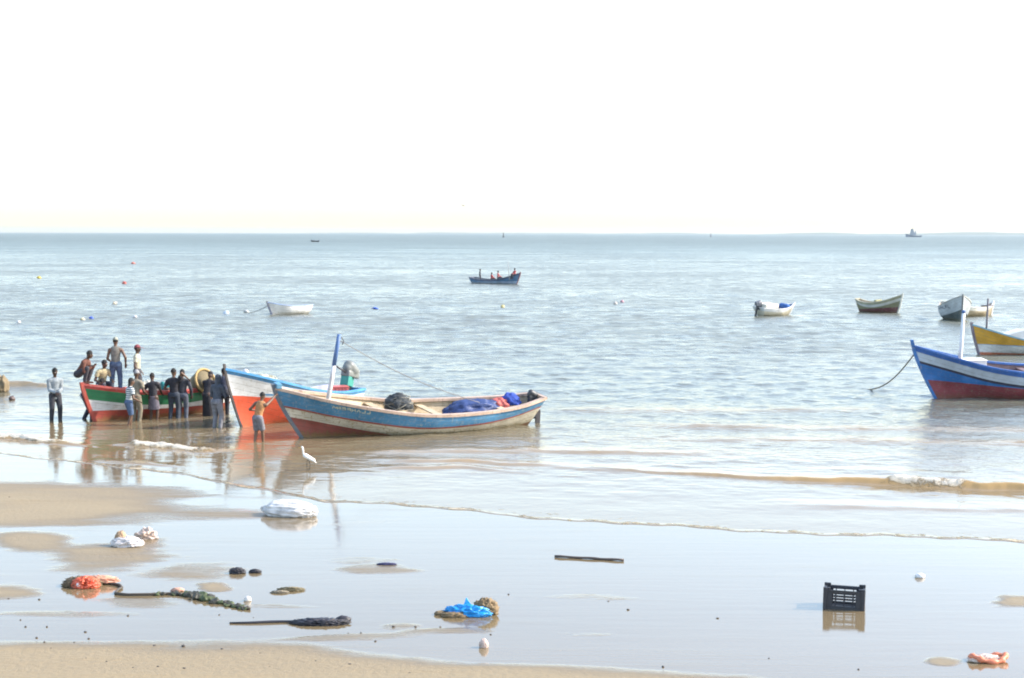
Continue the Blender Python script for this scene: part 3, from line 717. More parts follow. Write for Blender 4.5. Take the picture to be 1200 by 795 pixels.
# blue boat under way
b11 = boat('fishing_boat', 'blue boat under way far out carrying four people in red and dark clothes', (607, 333.5), (546, 331.8), 7.2, .35, .3, 1.9,
    [(0, .72), (.2, .52), (.5, .47), (.75, .76), (1, 1.32)], .3, [(C(paint, 'navy_top_paint', (.05, .08, .16)), ('off', .18, .2)), (C(paint, 'dusty_blue_paint', (.06, .17, .32)), ('z', .16, .36)), (C(paint, 'pale_blue_bottom', (.35, .45, .6)), None)], (C(paint, 'slate_rail', (.1, .12, .17)), .09, .06), C(paint, 'maroon_stem', (.2, .08, .09)), innergrey, rake_b=.6, stern_w=.6, floor_z=.15)
q = b11['l'](atd(597, 324, 181)); pole(b11, q - Vector((0, 0, .4)), b11['l'](atd(595, 306, 181)), .04, .03, [(1, C(plain, 'far_pole_grey', (.3, .3, .3)))])
b12 = boat('rowing_boat', 'tiny dark skiff with one rower far out near the horizon', None, None, 5.5, .3, .3, 1.9, [(0, 1.0), (.5, .8), (1, 1.3)], .2, [(C(paint, 'dark_skiff_paint', (.07, .08, .1)), None)], (C(paint, 'dark_skiff_rail', (.1, .1, .12)), .09, .06), dark, innergrey, bow_world=atd(364.5, 284, 1000), stern_world=atd(371, 284, 1000))

# ------------------------------------------------------------------ people
SKIN = C(plain, 'dark_brown_skin', (.075, .04, .025), .55, var=.12, bump=0)
SKINL = C(plain, 'brown_skin', (.13, .07, .042), .55, var=.12, bump=0)
HAIR = C(plain, 'black_hair', (.012, .011, .011), .85, scale=60, bump=.6)
def ik(a, b, l1, l2, pole_):
    a, b = Vector(a), Vector(b); d = b - a; L = min(d.length, (l1 + l2) * .999); d.normalize(); b = a + d * L
    x = (l1 * l1 - l2 * l2 + L * L) / (2 * L); y = math.sqrt(max(0, l1 * l1 - x * x))
    p = Vector(pole_); p = p - d * p.dot(d); p.normalize()
    return a + d * x + p * y, b
def person(label, base, h, yaw, top=None, bottom=None, pelvis=(0, 0, .92), lean=0, side=0, twist=0, hands=None, feet=None, look=(0, 0), head='hair', headmat=None, skin=None, knee=None, coarse=False, group='fishermen around the boats', world_hands=None, elbow=None, curl=.5):
    """local axes: +x ahead, +y left, z up; base is the ground under the figure"""
    k = h / 1.75; skin = skin or SKIN
    root = empty('person', base, (0, 0, yaw)); tag(root, label, 'person', group)
    inv = (Matrix.Translation(base) @ Matrix.Rotation(yaw, 4, 'Z')).inverted()
    P = Vector(pelvis); U = Vector((math.sin(lean), 0, math.cos(lean))); U = Matrix.Rotation(side, 3, 'X') @ U
    lp = Vector((0, 1, 0)); lat = Matrix.Rotation(twist, 3, 'Z') @ Vector((0, 1, 0)); lat = (lat - U * lat.dot(U)).normalized()
    fwd = lat.cross(U)
    S_ = P + U * .50; Nk = P + U * .57
    HU = (U + Vector((0, 0, .9))).normalized(); Hd = Nk + HU * .155 + fwd * .02
    hrot = Matrix.Rotation(yaw * 0 + look[0] + twist, 3, 'Z') @ Matrix.Rotation(look[1], 3, 'Y')
    hands = hands or {}; feet = feet or {}
    def hw(sd):
        if world_hands and sd in world_hands:
            v = inv @ Vector(world_hands[sd]); return Vector(v) / k
        d = hands.get(sd); return Vector(d) if d else S_ + lat * (.24 * (1 if sd == 'L' else -1)) + Vector((.06, 0, -.54))
    b = MB(); sc = lambda v: Vector(v) * k
    def cap(p0, p1, r0, r1, lt=None, sq=1.0, flat=False, m=b): m.cap(sc(p0), sc(p1), r0 * k, r1 * k, lt, sq, flat)
    # trunk
    cap(P + U * .0, P + U * .2, .125, .115, lat, .72); cap(P + U * .18, P + U * .40, .115, .15, lat, .68)
    cap(S_ - lat * .13 - U * .05, S_ + lat * .13 - U * .05, .075, .075); cap(P - lp * .07, P + lp * .07, .105, .105)
    cap(S_ - U * .02, Hd - HU * .04, .055, .05)
    b.ball(sc(Hd), (.095 * k, .076 * k, .115 * k), hrot)
    b.cap(sc(Hd + hrot @ Vector((.03, 0, -.055))), sc(Hd + hrot @ Vector((.06, 0, -.085))), .05 * k, .035 * k)
    b.cap(sc(Hd + hrot @ Vector((.085, 0, .005))), sc(Hd + hrot @ Vector((.105, 0, -.025))), .012 * k, .018 * k)
    for sg in (1, -1): b.ball(sc(Hd + hrot @ Vector((-.005, sg * .078, -.01))), (.018 * k, .01 * k, .03 * k), hrot, 8, 5)
    b.cap(sc(Hd + hrot @ Vector((.082, -.022, -.055))), sc(Hd + hrot @ Vector((.082, .022, -.055))), .011 * k, .011 * k)
    J = {}
    for sd, sg in (('L', 1), ('R', -1)):
        sh_ = S_ + lat * (.185 * sg) - U * .045; ht = hw(sd)
        ep = (elbow or {}).get(sd, (-.6, .45 * sg, -.5))
        el, wr = ik(sh_, ht, .29, .26, ep)
        cap(sh_, el, .052, .042); cap(el, wr, .042, .029)
        fd = (wr - el).normalized(); hn = fd; pl = hn.cross(Vector((0, 0, 1)) if abs(hn.z) < .9 else Vector((1, 0, 0))).normalized(); nn_ = pl.cross(hn)
        pc = wr + hn * .05; cap(wr, wr + hn * .085, .03, .036, pl, .55)
        for fi in range(4):
            r0 = wr + hn * .085 + pl * ((fi - 1.5) * .02); ln = (.062, .075, .07, .055)[fi]
            m1 = r0 + hn * ln * .55; m2 = m1 + (hn * (1 - curl) - nn_ * curl).normalized() * ln * .55
            cap(r0, m1, .0105, .0098); cap(m1, m2, .0098, .009)
        th = wr + hn * .03 - pl * .03 * sg; cap(th, th + (hn - pl * .8 * sg).normalized() * .06, .0125, .0105)
        J['sh' + sd], J['el' + sd], J['wr' + sd] = sh_, el, wr
        hp = P + lp * (.09 * sg); ft = Vector(feet.get(sd, (0.02, .11 * sg, 0))) + Vector((0, 0, .08))
        kp = (knee or {}).get(sd, (1, .12 * sg, .1))
        kn, an = ik(hp, ft, .43, .43, kp)
        cap(hp, kn, .088, .058); cap(kn, kn.lerp(an, .35), .056, .055); cap(kn.lerp(an, .3), an, .055, .037)
        td = Vector((1, .12 * sg, 0)); cap(an + Vector((-.04, 0, -.045)), an + td * .15 + Vector((0, 0, -.055)), .036, .028)
        J['hp' + sd], J['kn' + sd], J['an' + sd] = hp, kn, an
    b.fused('body', skin, (.022 if coarse else .0115) * k, root)
    vx = (.026 if coarse else .016) * k
    if top:
        mat, sl = top[0], top[1]; g = MB()
        hem = top[2] if len(top) > 2 else -.1
        g.cap(sc(P + U * hem), sc(P + U * .22), .145 * k, .14 * k, lat, .76, True); g.cap(sc(P + U * .2), sc(P + U * .41), .138 * k, .168 * k, lat, .7)
        if sl == 'none':
            for sg in (1, -1): g.cap(sc(P + U * .38 + lat * .09 * sg), sc(S_ + lat * .09 * sg + U * .01), .07 * k, .055 * k, lat, .95)
        else:
            g.cap(sc(S_ - lat * .14 - U * .05), sc(S_ + lat * .14 - U * .05), .09 * k, .09 * k)
            for sd in 'LR':
                s0, e0, w0 = J['sh' + sd], J['el' + sd], J['wr' + sd]
                if sl == 'short': g.cap(sc(s0), sc(s0.lerp(e0, .62)), .078 * k, .07 * k, None, 1, True)
                else:
                    g.cap(sc(s0), sc(e0), .073 * k, .06 * k); g.cap(sc(e0), sc(e0.lerp(w0, .93)), .06 * k, .05 * k, None, 1)
        if len(top) > 3 and top[3]:               # hood lying over the head
            g.ball(sc(Hd - hrot @ Vector((.025, 0, -.01))), (.11 * k, .1 * k, .13 * k), hrot); g.cap(sc(S_), sc(Hd - Vector((.03, 0, .06))), .1 * k, .1 * k)
        g.fused(top[4] if len(top) > 4 else 'shirt', mat, vx, root, smooth_it=3)
    if bottom:
        mat, kind = bottom; g = MB()
        if kind in ('skirt', 'robe'):
            lowz = .52 if kind == 'skirt' else .14
            c0 = P + Vector((0, 0, .06)); mid = (J['knL'] + J['knR']) / 2
            c1 = Vector((mid.x * .6 + P.x * .4, 0, lowz))
            g.cap(sc(c0), sc(c1), .155 * k, (.215 if kind == 'skirt' else .21) * k, lp, .8, True)
        else:
            g.cap(sc(P - lp * .06), sc(P + lp * .06), .128 * k, .128 * k); g.cap(sc(P), sc(P + U * .1), .13 * k, .128 * k, lp, .8, True)
            for sd in 'LR':
                h0, k0, a0 = J['hp' + sd], J['kn' + sd], J['an' + sd]
                if kind == 'shorts': g.cap(sc(h0), sc(k0.lerp(a0, -.04)), .112 * k, .093 * k, None, 1, True); g.ball(sc(h0), .11 * k)
                else:
                    g.cap(sc(h0), sc(k0), .108 * k, .08 * k); g.cap(sc(k0), sc(k0.lerp(a0, .9)), .08 * k, .062 * k)
        g.fused('skirt' if kind in ('skirt', 'robe') else kind, mat, vx, root, smooth_it=3)
    # eyes, hair or cap
    if not coarse:
        for sg in (1, -1):
            e = MB(); e.ball(sc(Hd + hrot @ Vector((.083, sg * .031, .012))), .0125 * k, None, 8, 6); e.build('eye', C(plain, 'eye_white', (.5, .48, .45), .3, bump=0), root)
    hr = MB()
    if head in ('hair', 'long'):
        hr.ball(sc(Hd + hrot @ Vector((-.014, 0, .016))), (.1 * k, .084 * k, .118 * k), hrot, 16, 10, -.15)
        if head == 'long': hr.cap(sc(Hd + hrot @ Vector((-.06, 0, .02))), sc(Hd + hrot @ Vector((-.085, 0, -.17))), .085 * k, .05 * k, lat, .6)
        hr.build('hair', headmat or HAIR, root)
    elif head == 'cap':
        hr.ball(sc(Hd + hrot @ Vector((-.008, 0, .026))), (.102 * k, .088 * k, .108 * k), hrot, 16, 10, 0.02)
        hr.cap(sc(Hd + hrot @ Vector((.06, 0, .035))), sc(Hd + hrot @ Vector((.155, 0, .022))), .07 * k, .055 * k, hrot @ Vector((0, 1, 0)), .14)
        hr.build('cap', headmat, root)
        h2 = MB(); h2.ball(sc(Hd + hrot @ Vector((-.016, 0, .0))), (.093 * k, .081 * k, .1 * k), hrot, 14, 8, -.3); h2.build('hair', HAIR, root)
    elif head == 'knit':
        hr.ball(sc(Hd + hrot @ Vector((-.01, 0, .022))), (.104 * k, .09 * k, .122 * k), hrot, 16, 10, -.05); hr.build('knit_cap', headmat, root)
    return root
def cl(n, c): return C(cloth, n, c)
black_c = cl('black_cloth', (.025, .024, .03)); navy_c = cl('navy_cloth', (.03, .035, .06)); denim = cl('blue_denim', (.07, .11, .19)); greyc = cl('grey_cloth', (.2, .2, .22))
charcoal = cl('charcoal_cloth', (.045, .045, .055)); darkjean = cl('dark_jean_cloth', (.045, .055, .075))
WZ = -.14
def stand(px, py, z=WZ): p = at(px, py); p.z = z; return p
# the man standing apart at the left
person('man in grey shirt standing apart in the shallows, hands joined before him', stand(65, 492.5), 1.74, R(-62), (cl('pale_grey_shirt', (.27, .3, .32)), 'long', -.12), (charcoal, 'trousers'), hands={'L': (.25, .04, 1.02), 'R': (.25, -.04, 1.02)}, look=(R(20), R(18)), feet={'L': (.02, .14, 0), 'R': (-.02, -.12, 0)})
# squatting on the bow
pb = b3['w']((5.22, 0.05, 1.2))
bd = atd(94, 452, pb.y + .1); bd.z = 1.17
person('man in rust red jacket squatting on the bow of the green boat', bd, 1.72, R(-8), (cl('rust_jacket', (.12, .045, .03)), 'long', -.05, None, 'jacket'), (charcoal, 'trousers'), pelvis=(-.06, 0, .30), lean=R(34), feet={'L': (.2, .14, 0), 'R': (.2, -.14, 0)}, hands={'L': (.42, .1, .55), 'R': (.42, -.1, .52)}, knee={'L': (1, .3, 1), 'R': (1, -.3, 1)}, look=(R(35), R(15)))
# bending behind the bow
bd = stand(98, 492); bd.y += .4
person('person in pale shirt and dark trousers bending behind the bow of the green boat', bd, 1.7, R(20), (cl('pale_shirt', (.5, .5, .48)), 'short', -.12), (navy_c, 'trousers'), lean=R(58), pelvis=(-.08, 0, .87), hands={'L': (.62, .25, .98), 'R': (.62, -.15, .98)}, feet={'L': (.16, .12, 0), 'R': (-.14, -.12, 0)}, look=(0, R(20)))
# seated in the boat
bd = atd(119, 456, 50.9); bd.z = .55
person('man in cream patterned shirt sitting inside the green boat behind the squatting man', bd, 1.7, R(-50), (C(plain, 'cream_print_shirt', (.4, .34, .2), .9, var=.7, scale=24), 'short', -.1), (darkjean, 'trousers'), pelvis=(0, 0, .48), lean=R(20), feet={'L': (.42, .15, 0), 'R': (.42, -.1, 0)}, hands={'L': (.4, .2, .6), 'R': (.36, -.2, .55)}, look=(R(35), R(12)))
bd = atd(136, 458, 50.9); bd.z = .72
person('tall man in sleeveless brown top and pale cap standing on the boat above everyone', bd, 1.76, R(98), (cl('taupe_vest', (.165, .155, .135)), 'none', -.06, None, 'vest'), (denim, 'trousers'), head='cap', headmat=cl('pale_cap', (.26, .26, .21)), hands={'L': (.22, .16, .98), 'R': (.04, -.3, .93)}, look=(R(15), R(8)), feet={'L': (0, .13, 0), 'R': (.03, -.13, 0)}, skin=SKINL)
bd = atd(161, 458, 51.0); bd.z = .52
person('man in long cream shirt and red peaked cap standing in the boat, facing right', bd, 1.72, R(8), (cl('cream_long_shirt', (.45, .42, .31)), 'short', -.16), (charcoal, 'trousers'), head='cap', headmat=cl('red_peaked_cap', (.2, .05, .06)), hands={'L': (.1, .24, .9), 'R': (.08, -.24, .88)})
person('person in beige clothes and grey knit cap beside the boat, behind the striped shirt', stand(159, 494.5), 1.72, R(70), (cl('beige_shirt', (.22, .19, .14)), 'short', -.14), (cl('khaki_trousers', (.2, .17, .12)), 'trousers'), head='knit', headmat=cl('grey_knit', (.24, .24, .25)), hands={'L': (.36, .2, 1.05), 'R': (.3, -.18, 1.02)}, lean=R(6))
person('youth in striped shirt and blue denim shorts standing by the green boat', stand(151, 498.5), 1.56, R(35), (C(stripes, 'striped_shirt', (.62, .63, .6), (.06, .09, .12), 5.0), 'short', -.06), (denim, 'shorts'), head='long', hands={'L': (.3, .18, 1.1), 'R': (.28, -.2, .98)}, lean=R(8), feet={'L': (.1, .1, 0), 'R': (-.08, -.1, 0)}, skin=SKINL)
bd = stand(180, 492.5)
person('person in dark top and grey wrap skirt leaning on the rail, arm stretched left', bd, 1.6, R(82), (black_c, 'short', -.04), (cl('mauve_grey_wrap', (.13, .115, .14)), 'skirt'), lean=R(14), side=R(-9), world_hands={'L': atd(168, 463, 50.2), 'R': atd(190, 462, 50.3)}, look=(R(-10), R(10)))
bd = stand(204, 491)
w10 = stand(214, 490.5)
person('person in dark shirt and jeans with an arm across a neighbour, seen from behind', bd, 1.7, R(84), (black_c, 'short', -.1), (darkjean, 'trousers'), world_hands={'R': Vector((w10.x + .18, w10.y - .12, 1.28)), 'L': Vector((bd.x - .2, bd.y + .28, .92))}, elbow={'R': (-.3, -.3, .8)}, look=(R(-25), 0), skin=SKINL, feet={'L': (0, .13, 0), 'R': (.04, -.1, 0)})
person('person in charcoal jacket and rolled jeans under a neighbour\'s arm, seen from behind', w10, 1.66, R(95), (charcoal, 'long', -.14, None, 'jacket'), (cl('washed_jean', (.09, .1, .13)), 'trousers'), hands={'L': (.32, .12, .98), 'R': (.1, -.28, .9)}, look=(R(12), R(8)))
bd = at(244, 487.5); bd.z = WZ
person('stooping person in long black robe between the green boat and the white bow', bd, 1.62, R(75), (black_c, 'long', -.1), (black_c, 'robe'), lean=R(26), pelvis=(-.1, 0, .88), hands={'L': (.5, .22, .85), 'R': (.5, -.12, .85)}, head='knit', headmat=black_c, look=(0, R(30)))
bd = at(254, 501.5); bd.z = -.12
person('person in dark hooded top and grey trousers standing nearest to the white bow', bd, 1.7, R(62), (C(cloth, 'dark_blue_hooded_cloth', (.07, .08, .1)), 'long', -.1, True, 'hooded_top'), (greyc, 'trousers'), hands={'L': (.34, .2, 1.0), 'R': (.36, -.16, 1.05)}, lean=R(8), head='none')
bd = at(262.5, 486); bd.z = WZ
person('dark dressed person half hidden behind the stem of the white and orange boat', bd, 1.62, R(100), (navy_c, 'long', -.14), (black_c, 'trousers'), lean=R(12), hands={'L': (.4, .15, 1.0), 'R': (.4, -.12, 1.0)})
yc = b2['w'](centre(b2, 290.5, .32)).y; bd = atd(288, 494, yc + .85); bd.z = WZ
person('man in orange shirt and white cap behind the white boat, only head and shoulders showing', bd, 1.76, R(-40), (cl('orange_shirt', (.36, .1, .05)), 'short', -.1), (darkjean, 'trousers'), head='cap', headmat=cl('white_cap', (.6, .58, .58)), hands={'L': (.3, .2, 1.0), 'R': (.3, -.2, 1.0)}, look=(R(-15), R(5)))
bd = at(302, 518.3); bd.z = -.13
hand = b_['w']((8.38, .06, 1.36))
person('boy in orange sleeveless top and grey shorts reaching for the blue boat\'s bow', bd, 1.52, R(60), (cl('orange_tank', (.42, .21, .09)), 'none', -.04, None, 'vest'), (cl('grey_shorts', (.17, .17, .19)), 'shorts'), world_hands={'R': hand, 'L': bd + Vector((-.12, .3, .98))}, elbow={'R': (0, -.5, -.8)}, lean=R(14), side=R(7), twist=R(12), look=(R(-12), R(5)), feet={'L': (-.04, .1, 0), 'R': (.16, -.1, 0)}, skin=SKINL)
# crew of the far boat
def crew(px, py, D, z, h, yaw, label, c, stand_=False):
    p = atd(px, py, D); p.z = z
    kw = {} if stand_ else dict(pelvis=(0, 0, .45), feet={'L': (.42, .14, 0), 'R': (.42, -.14, 0)}, hands={'L': (.4, .15, .55), 'R': (.4, -.15, .55)})
    person(label, p, h, yaw, (c, 'long', -.08), (charcoal, 'trousers'), coarse=True, group='crew of the far blue boat', **kw)
redc = cl('red_cloth', (.42, .07, .07)); pinkc = cl('faded_red_cloth', (.5, .14, .13))
crew(562.5, 330, 187, .05, 1.6, R(0), 'dark dressed helmsman standing in the stern of the far blue boat', charcoal, True)
crew(576, 330, 186, .1, 1.62, R(20), 'seated crew member in dull red beside the helmsman of the far boat', redc)
crew(583.5, 330, 185.3, .25, 1.7, R(10), 'seated crew member in bright red amidships in the far blue boat', pinkc)
crew(603.3, 328, 183.7, .62, 1.65, R(-150), 'crew member in red sitting up on the bow of the far boat', redc)
crew(368, 283, 1000, .3, 1.8, R(180), 'lone dark rower sitting in the tiny skiff near the horizon', charcoal)

# ------------------------------------------------------------------ things in the boats
def blob(name, mat, loc, size, amp=.25, freq=2.0, seed=0, ridged=False, sub=4, flat=True, rot=0, parent=None, fine=.0):
    bm = bmesh.new(); bmesh.ops.create_icosphere(bm, subdivisions=sub, radius=1)
    o = Vector((seed * 7.3, seed * 3.1, seed * 5.7))
    for v in bm.verts:
        n = v.co.normalized(); f = mnoise.fractal(n * freq + o, 1, 2, 4)
        if ridged: f = .6 - 1.6 * abs(mnoise.fractal(n * freq + o, .9, 2.1, 4))
        r = 1 + amp * f + fine * mnoise.noise(n * freq * 7 + o)
        z = n.z * r
        if flat and z < -.35: z = -.35 + (z + .35) * .12
        v.co = Vector((n.x * r * size[0], n.y * r * size[1], (z + (.4 if flat else 0)) * size[2]))
    for f in bm.faces: f.smooth = True
    me = bpy.data.meshes.new(name); bm.to_mesh(me); bm.free(); me.materials.append(mat)
    return link(name, me, parent, loc, (0, 0, rot))
def coil(name, mat, loc, r, h, n, seed, thick=.012, parent=None):
    """heap of net: many loops of line piled on each other"""
    rs = random.Random(seed); mb = MB()
    for i in range(n):
        a0 = rs.random() * 6.28; rr = r * rs.uniform(.35, .9); cx_, cy_ = rs.gauss(0, r * .18), rs.gauss(0, r * .18); zz = h * rs.random() ** 1.2; ti = rs.uniform(-.7, .7); tj = rs.uniform(-.7, .7)
        pts = []
        for k in range(13):
            a = a0 + k * .48; x, y = cx_ + rr * math.cos(a), cy_ + rr * math.sin(a) * .8
            z = zz * (1 - .5 * (math.hypot(x, y) / r) ** 2) + ti * x * .5 + tj * y * .5
            pts.append((x, y, max(.01, z)))
        mb.tube(pts, thick * rs.uniform(.7, 1.4), 5)
    return mb.build(name, mat, parent, loc)
def inboat(bt, px, py, D, dz=0): p = atd(px, py, D); p.z += dz; return p
netm = C(plain, 'dark_net', (.04, .045, .05), .9)
p = inboat(mainb, 466, 482, 47.6, .04); e = empty('fishing_net', p); tag(e, 'dark round heap of fishing net and line amidships in the faded blue boat', 'fishing net')
blob('net_pile', netm, None, (.38, .34, .33), .3, 3, 2, parent=e, fine=.1); coil('net_line', C(plain, 'pale_net_line', (.2, .19, .16), .9), None, .42, .46, 48, 4, .011, parent=e)
tarp_blue = C(cloth, 'navy_tarpaulin', (.025, .05, .16), scale=5, rough=.55)
p = inboat(mainb, 556, 487, 48.6); tag(blob('tarpaulin', tarp_blue, p, (.98, .5, .36), .22, 1.6, 5, sub=5, rot=R(22), fine=.03), 'dark blue tarpaulin heaped in the stern half of the faded blue boat', 'tarpaulin')
p = inboat(mainb, 585, 478.5, 48.9); tag(blob('life_jacket', C(cloth, 'faded_red_vest', (.55, .14, .12)), p, (.28, .22, .22), .3, 2, 9, fine=.05), 'faded red bundle between the blue tarpaulin and the blue sack', 'bundle')
p = inboat(mainb, 598, 475, 49.1); tag(blob('sack', C(cloth, 'royal_blue_sack', (.03, .07, .34)), p, (.3, .24, .26), .25, 2, 12, fine=.06), 'royal blue sack sitting highest in the stern of the faded blue boat', 'sack')
p = inboat(mainb, 570, 476, 49.6); k_ = MB(); k_.bar((-.9, 0, .08), (.9, 0, .2), .1, .06); k_.bar((-.7, .1, .1), (.75, .08, .24), .05, .05); tag(k_.build('plank', C(plain, 'weathered_plank', (.26, .22, .13), .9), None, p, (0, 0, R(22)), smooth=False), 'weathered planks laid along the far rail behind the blue tarpaulin', 'plank')
# in the white boat
bd = b2['w'](centre(b2, 362, .6)); tp = MB(); W_, D_, Z_ = .95, .6, .42
vs = [(-.85, -.45, 0), (.72, -.5, .0), (.72, .55, 0), (-.8, .55, 0), (-.55, -.35, .12), (.62, -.4, .28), (.64, .45, .42), (-.45, .45, .22)]
tp.add(vs, [(0, 3, 2, 1), (4, 5, 6, 7), (0, 1, 5, 4), (1, 2, 6, 5), (2, 3, 7, 6), (3, 0, 4, 7)])
o = tp.build('tarpaulin', C(cloth, 'lilac_white_sheet', (.55, .5, .66), scale=4), None, bd, (0, 0, R(8)), bevel=.06); tag(o, 'pale lilac sheet stretched over gear in the white and orange boat', 'tarpaulin')
s_ = o.modifiers.new('s', 'SUBSURF'); s_.levels = 2; s_.render_levels = 3
bd = b2['w'](centre(b2, 393, .56)); cr = MB(); cr.box((0, 0, .14), (.78, .5, .28))
for k in range(7): cr.box((-.33 + k * .11, -.255, .14), (.045, .02, .24))
cr.box((0, 0, .295), (.82, .54, .04)); tag(cr.build('crate', C(plain, 'faded_red_plastic', (.48, .11, .1), .5), None, bd, (0, 0, R(15)), smooth=False, bevel=.01), 'faded red plastic crate beside the grey outboard motor', 'crate')
bd = b2['w'](centre(b2, 309, 1.12)); e = empty('fishing_net', bd); tag(e, 'small cream heap of net behind the blue rail of the white boat', 'fishing net')
blob('net_pile', C(plain, 'cream_net', (.48, .45, .33), .9), None, (.4, .3, .24), .35, 4, 21, parent=e, fine=.12); coil('net_line', C(plain, 'cream_net_line', (.5, .46, .34), .9), None, .42, .34, 30, 8, .01, parent=e)
# basket drum and teal cloth in the green boat
bd = atd(235, 449, 51.6); e = empty('basket', bd, (0, R(70), R(-38))); tag(e, 'big round woven basket with yellow rim tipped on its side in the green boat', 'basket')
bk = MB(); bk.tube([(0, 0, -.24), (0, 0, -.2), (0, 0, 0), (0, 0, .24)], [.26, .3, .35, .38], 22); bk.build('basket_body', C(plain, 'olive_weave', (.16, .13, .075), .85, scale=22, var=.5), e)
bk = MB(); n_ = 26; bk.tube([(.39 * math.cos(k * 2 * math.pi / n_), .39 * math.sin(k * 2 * math.pi / n_), .25) for k in range(n_ + 1)], .04, 8); bk.build('rim', C(plain, 'tan_yellow_rim', (.38, .25, .09), .6), e)
bd = atd(197, 465, 51.0); bd.z -= .1; tag(blob('cloth', C(cloth, 'teal_cloth', (.02, .2, .2)), bd, (.34, .25, .4), .35, 2, 30, fine=.06), 'teal cloth heaped inside the green boat beside the leaning person', 'cloth')
bd = atd(172, 464, 51.0); bd.z -= .12; tag(blob('sack', C(cloth, 'cream_sack', (.6, .56, .46)), bd, (.32, .25, .42), .3, 2, 33, fine=.05), 'cream sack inside the green boat left of the leaning person', 'sack')

# ------------------------------------------------------------------ ropes, floats, far marks
ropem = C(plain, 'grey_brown_rope', (.2, .17, .13), .9)
a = b4['w']((8.5, 0, 1.62)); z = at(1009, 457, -.03); mb = MB()
mb.tube([a.lerp(z, k / 20) + Vector((0, 0, -.42 * math.sin(math.pi * k / 20))) for k in range(21)], .024, 6)
tag(mb.build('mooring_rope', ropem), 'slack mooring rope from the royal blue bow down into the water', 'rope')
a = b10['w']((3.15, 0, .85)); z = at(291, 367.3, .08); mb = MB(); mb.tube([a.lerp(z, k / 12) + Vector((0, 0, -.1 * math.sin(math.pi * k / 12))) for k in range(13)], .04, 6)
tag(mb.build('mooring_rope', C(plain, 'pale_rope', (.5, .48, .42), .9)), 'pale rope running from the white dinghy to its float', 'rope')
def float_(px, py, r, c, label, squash=.75, n='float', collar=True):
    p = at(px, py); r *= .62; c = tuple(x * .75 for x in c); mb = MB(); p.z = r * .25
    mb.ball((0, 0, 0), (r * 1.15, r * .9, r * squash), None, 14, 9); mb.tube([(0, 0, r * squash * .8), (0, 0, r * squash * 1.25)], r * .22, 8)
    mb.tube([(r * .9, 0, 0), (r * 1.5, 0, -r * .25)], r * .14, 6)
    o = mb.build('float', C(plain, n, c, .5, var=.12), None, p, (random.uniform(-.5, .5), random.uniform(-.6, .6), random.random() * 6)); tag(o, label, 'float', 'floats marking nets and moorings')
float_(46, 326.5, .42, (.6, .45, .05), 'yellow float farthest left on the water', n='yellow_float')
float_(145.5, 333, .45, (.5, .1, .07), 'dull red float on open water above the crowd', n='red_float')
float_(156, 309.5, .55, (.6, .2, .16), 'pinkish float far out, the most distant of the left ones', n='pink_float')
float_(134, 356.5, .3, (.6, .52, .4), 'small cream float below the dull red float', n='cream_float')
float_(97, 375.5, .26, (.62, .55, .36), 'pale yellow float touching the blue float', n='pale_yellow_float')
float_(107, 374, .26, (.05, .12, .5), 'blue float beside the pale yellow float', n='blue_float')
float_(158, 372.5, .24, (.7, .68, .68), 'white float right of the blue and pale yellow floats', n='white_float')
float_(22, 379, .26, (.7, .68, .66), 'white float nearest to the left edge', n='white_float')
float_(265, 368, .42, (.62, .7, .76), 'whitish low float left of the white dinghy', .4, 'whitish_float')
float_(289, 366.5, .3, (.5, .5, .48), 'grey white float at the end of the dinghy rope', n='grey_white_float')
float_(440, 362.5, .34, (.05, .14, .6), 'bright blue float right of the white dinghy', .4, 'bright_blue_float')
float_(589, 360.5, .3, (.6, .5, .2), 'yellowish float below the far blue boat', n='ochre_float')
float_(721, 356.5, .3, (.62, .56, .5), 'cream float with a reddish one beside it in mid water', n='cream_float_pale')
float_(729, 354.5, .3, (.5, .25, .3), 'reddish float next to the cream one in mid water', n='rosy_float')
float_(14, 468.5, .2, (.12, .08, .07), 'dark float at far left near the standing man', n='dark_float')
# channel buoy on the horizon
p = atd(590, 277.5, 2100); p.z = 0; e = empty('channel_buoy', p); tag(e, 'dark channel buoy with tapered tower near the horizon', 'buoy')
mb = MB(); mb.tube([(0, 0, -.5), (0, 0, .6), (0, 0, 1.0)], [1.6, 1.7, 1.2], 14); mb.build('buoy_hull', C(plain, 'dark_buoy_paint', (.07, .08, .08), .6), e)
mb = MB(); mb.tube([(0, 0, 1.0), (0, 0, 4.5)], [1.15, .5], 10); mb.tube([(0, 0, 4.5), (0, 0, 6.2)], [.75, .6], 10); mb.build('tower', C(plain, 'dark_buoy_paint', (.07, .08, .08), .6), e)
p = atd(833, 276.5, 2600); p.z = 0; mb = MB(); mb.tube([(0, 0, -.5), (0, 0, 1.2), (0, 0, 6)], [1.2, 1.1, .35], 10); mb.box((0, 0, 6.2), (1, 1, .8)); tag(mb.build('channel_buoy', C(plain, 'grey_marker', (.12, .12, .14), .6), None, p), 'small thin marker buoy on the horizon left of the tug', 'buoy')
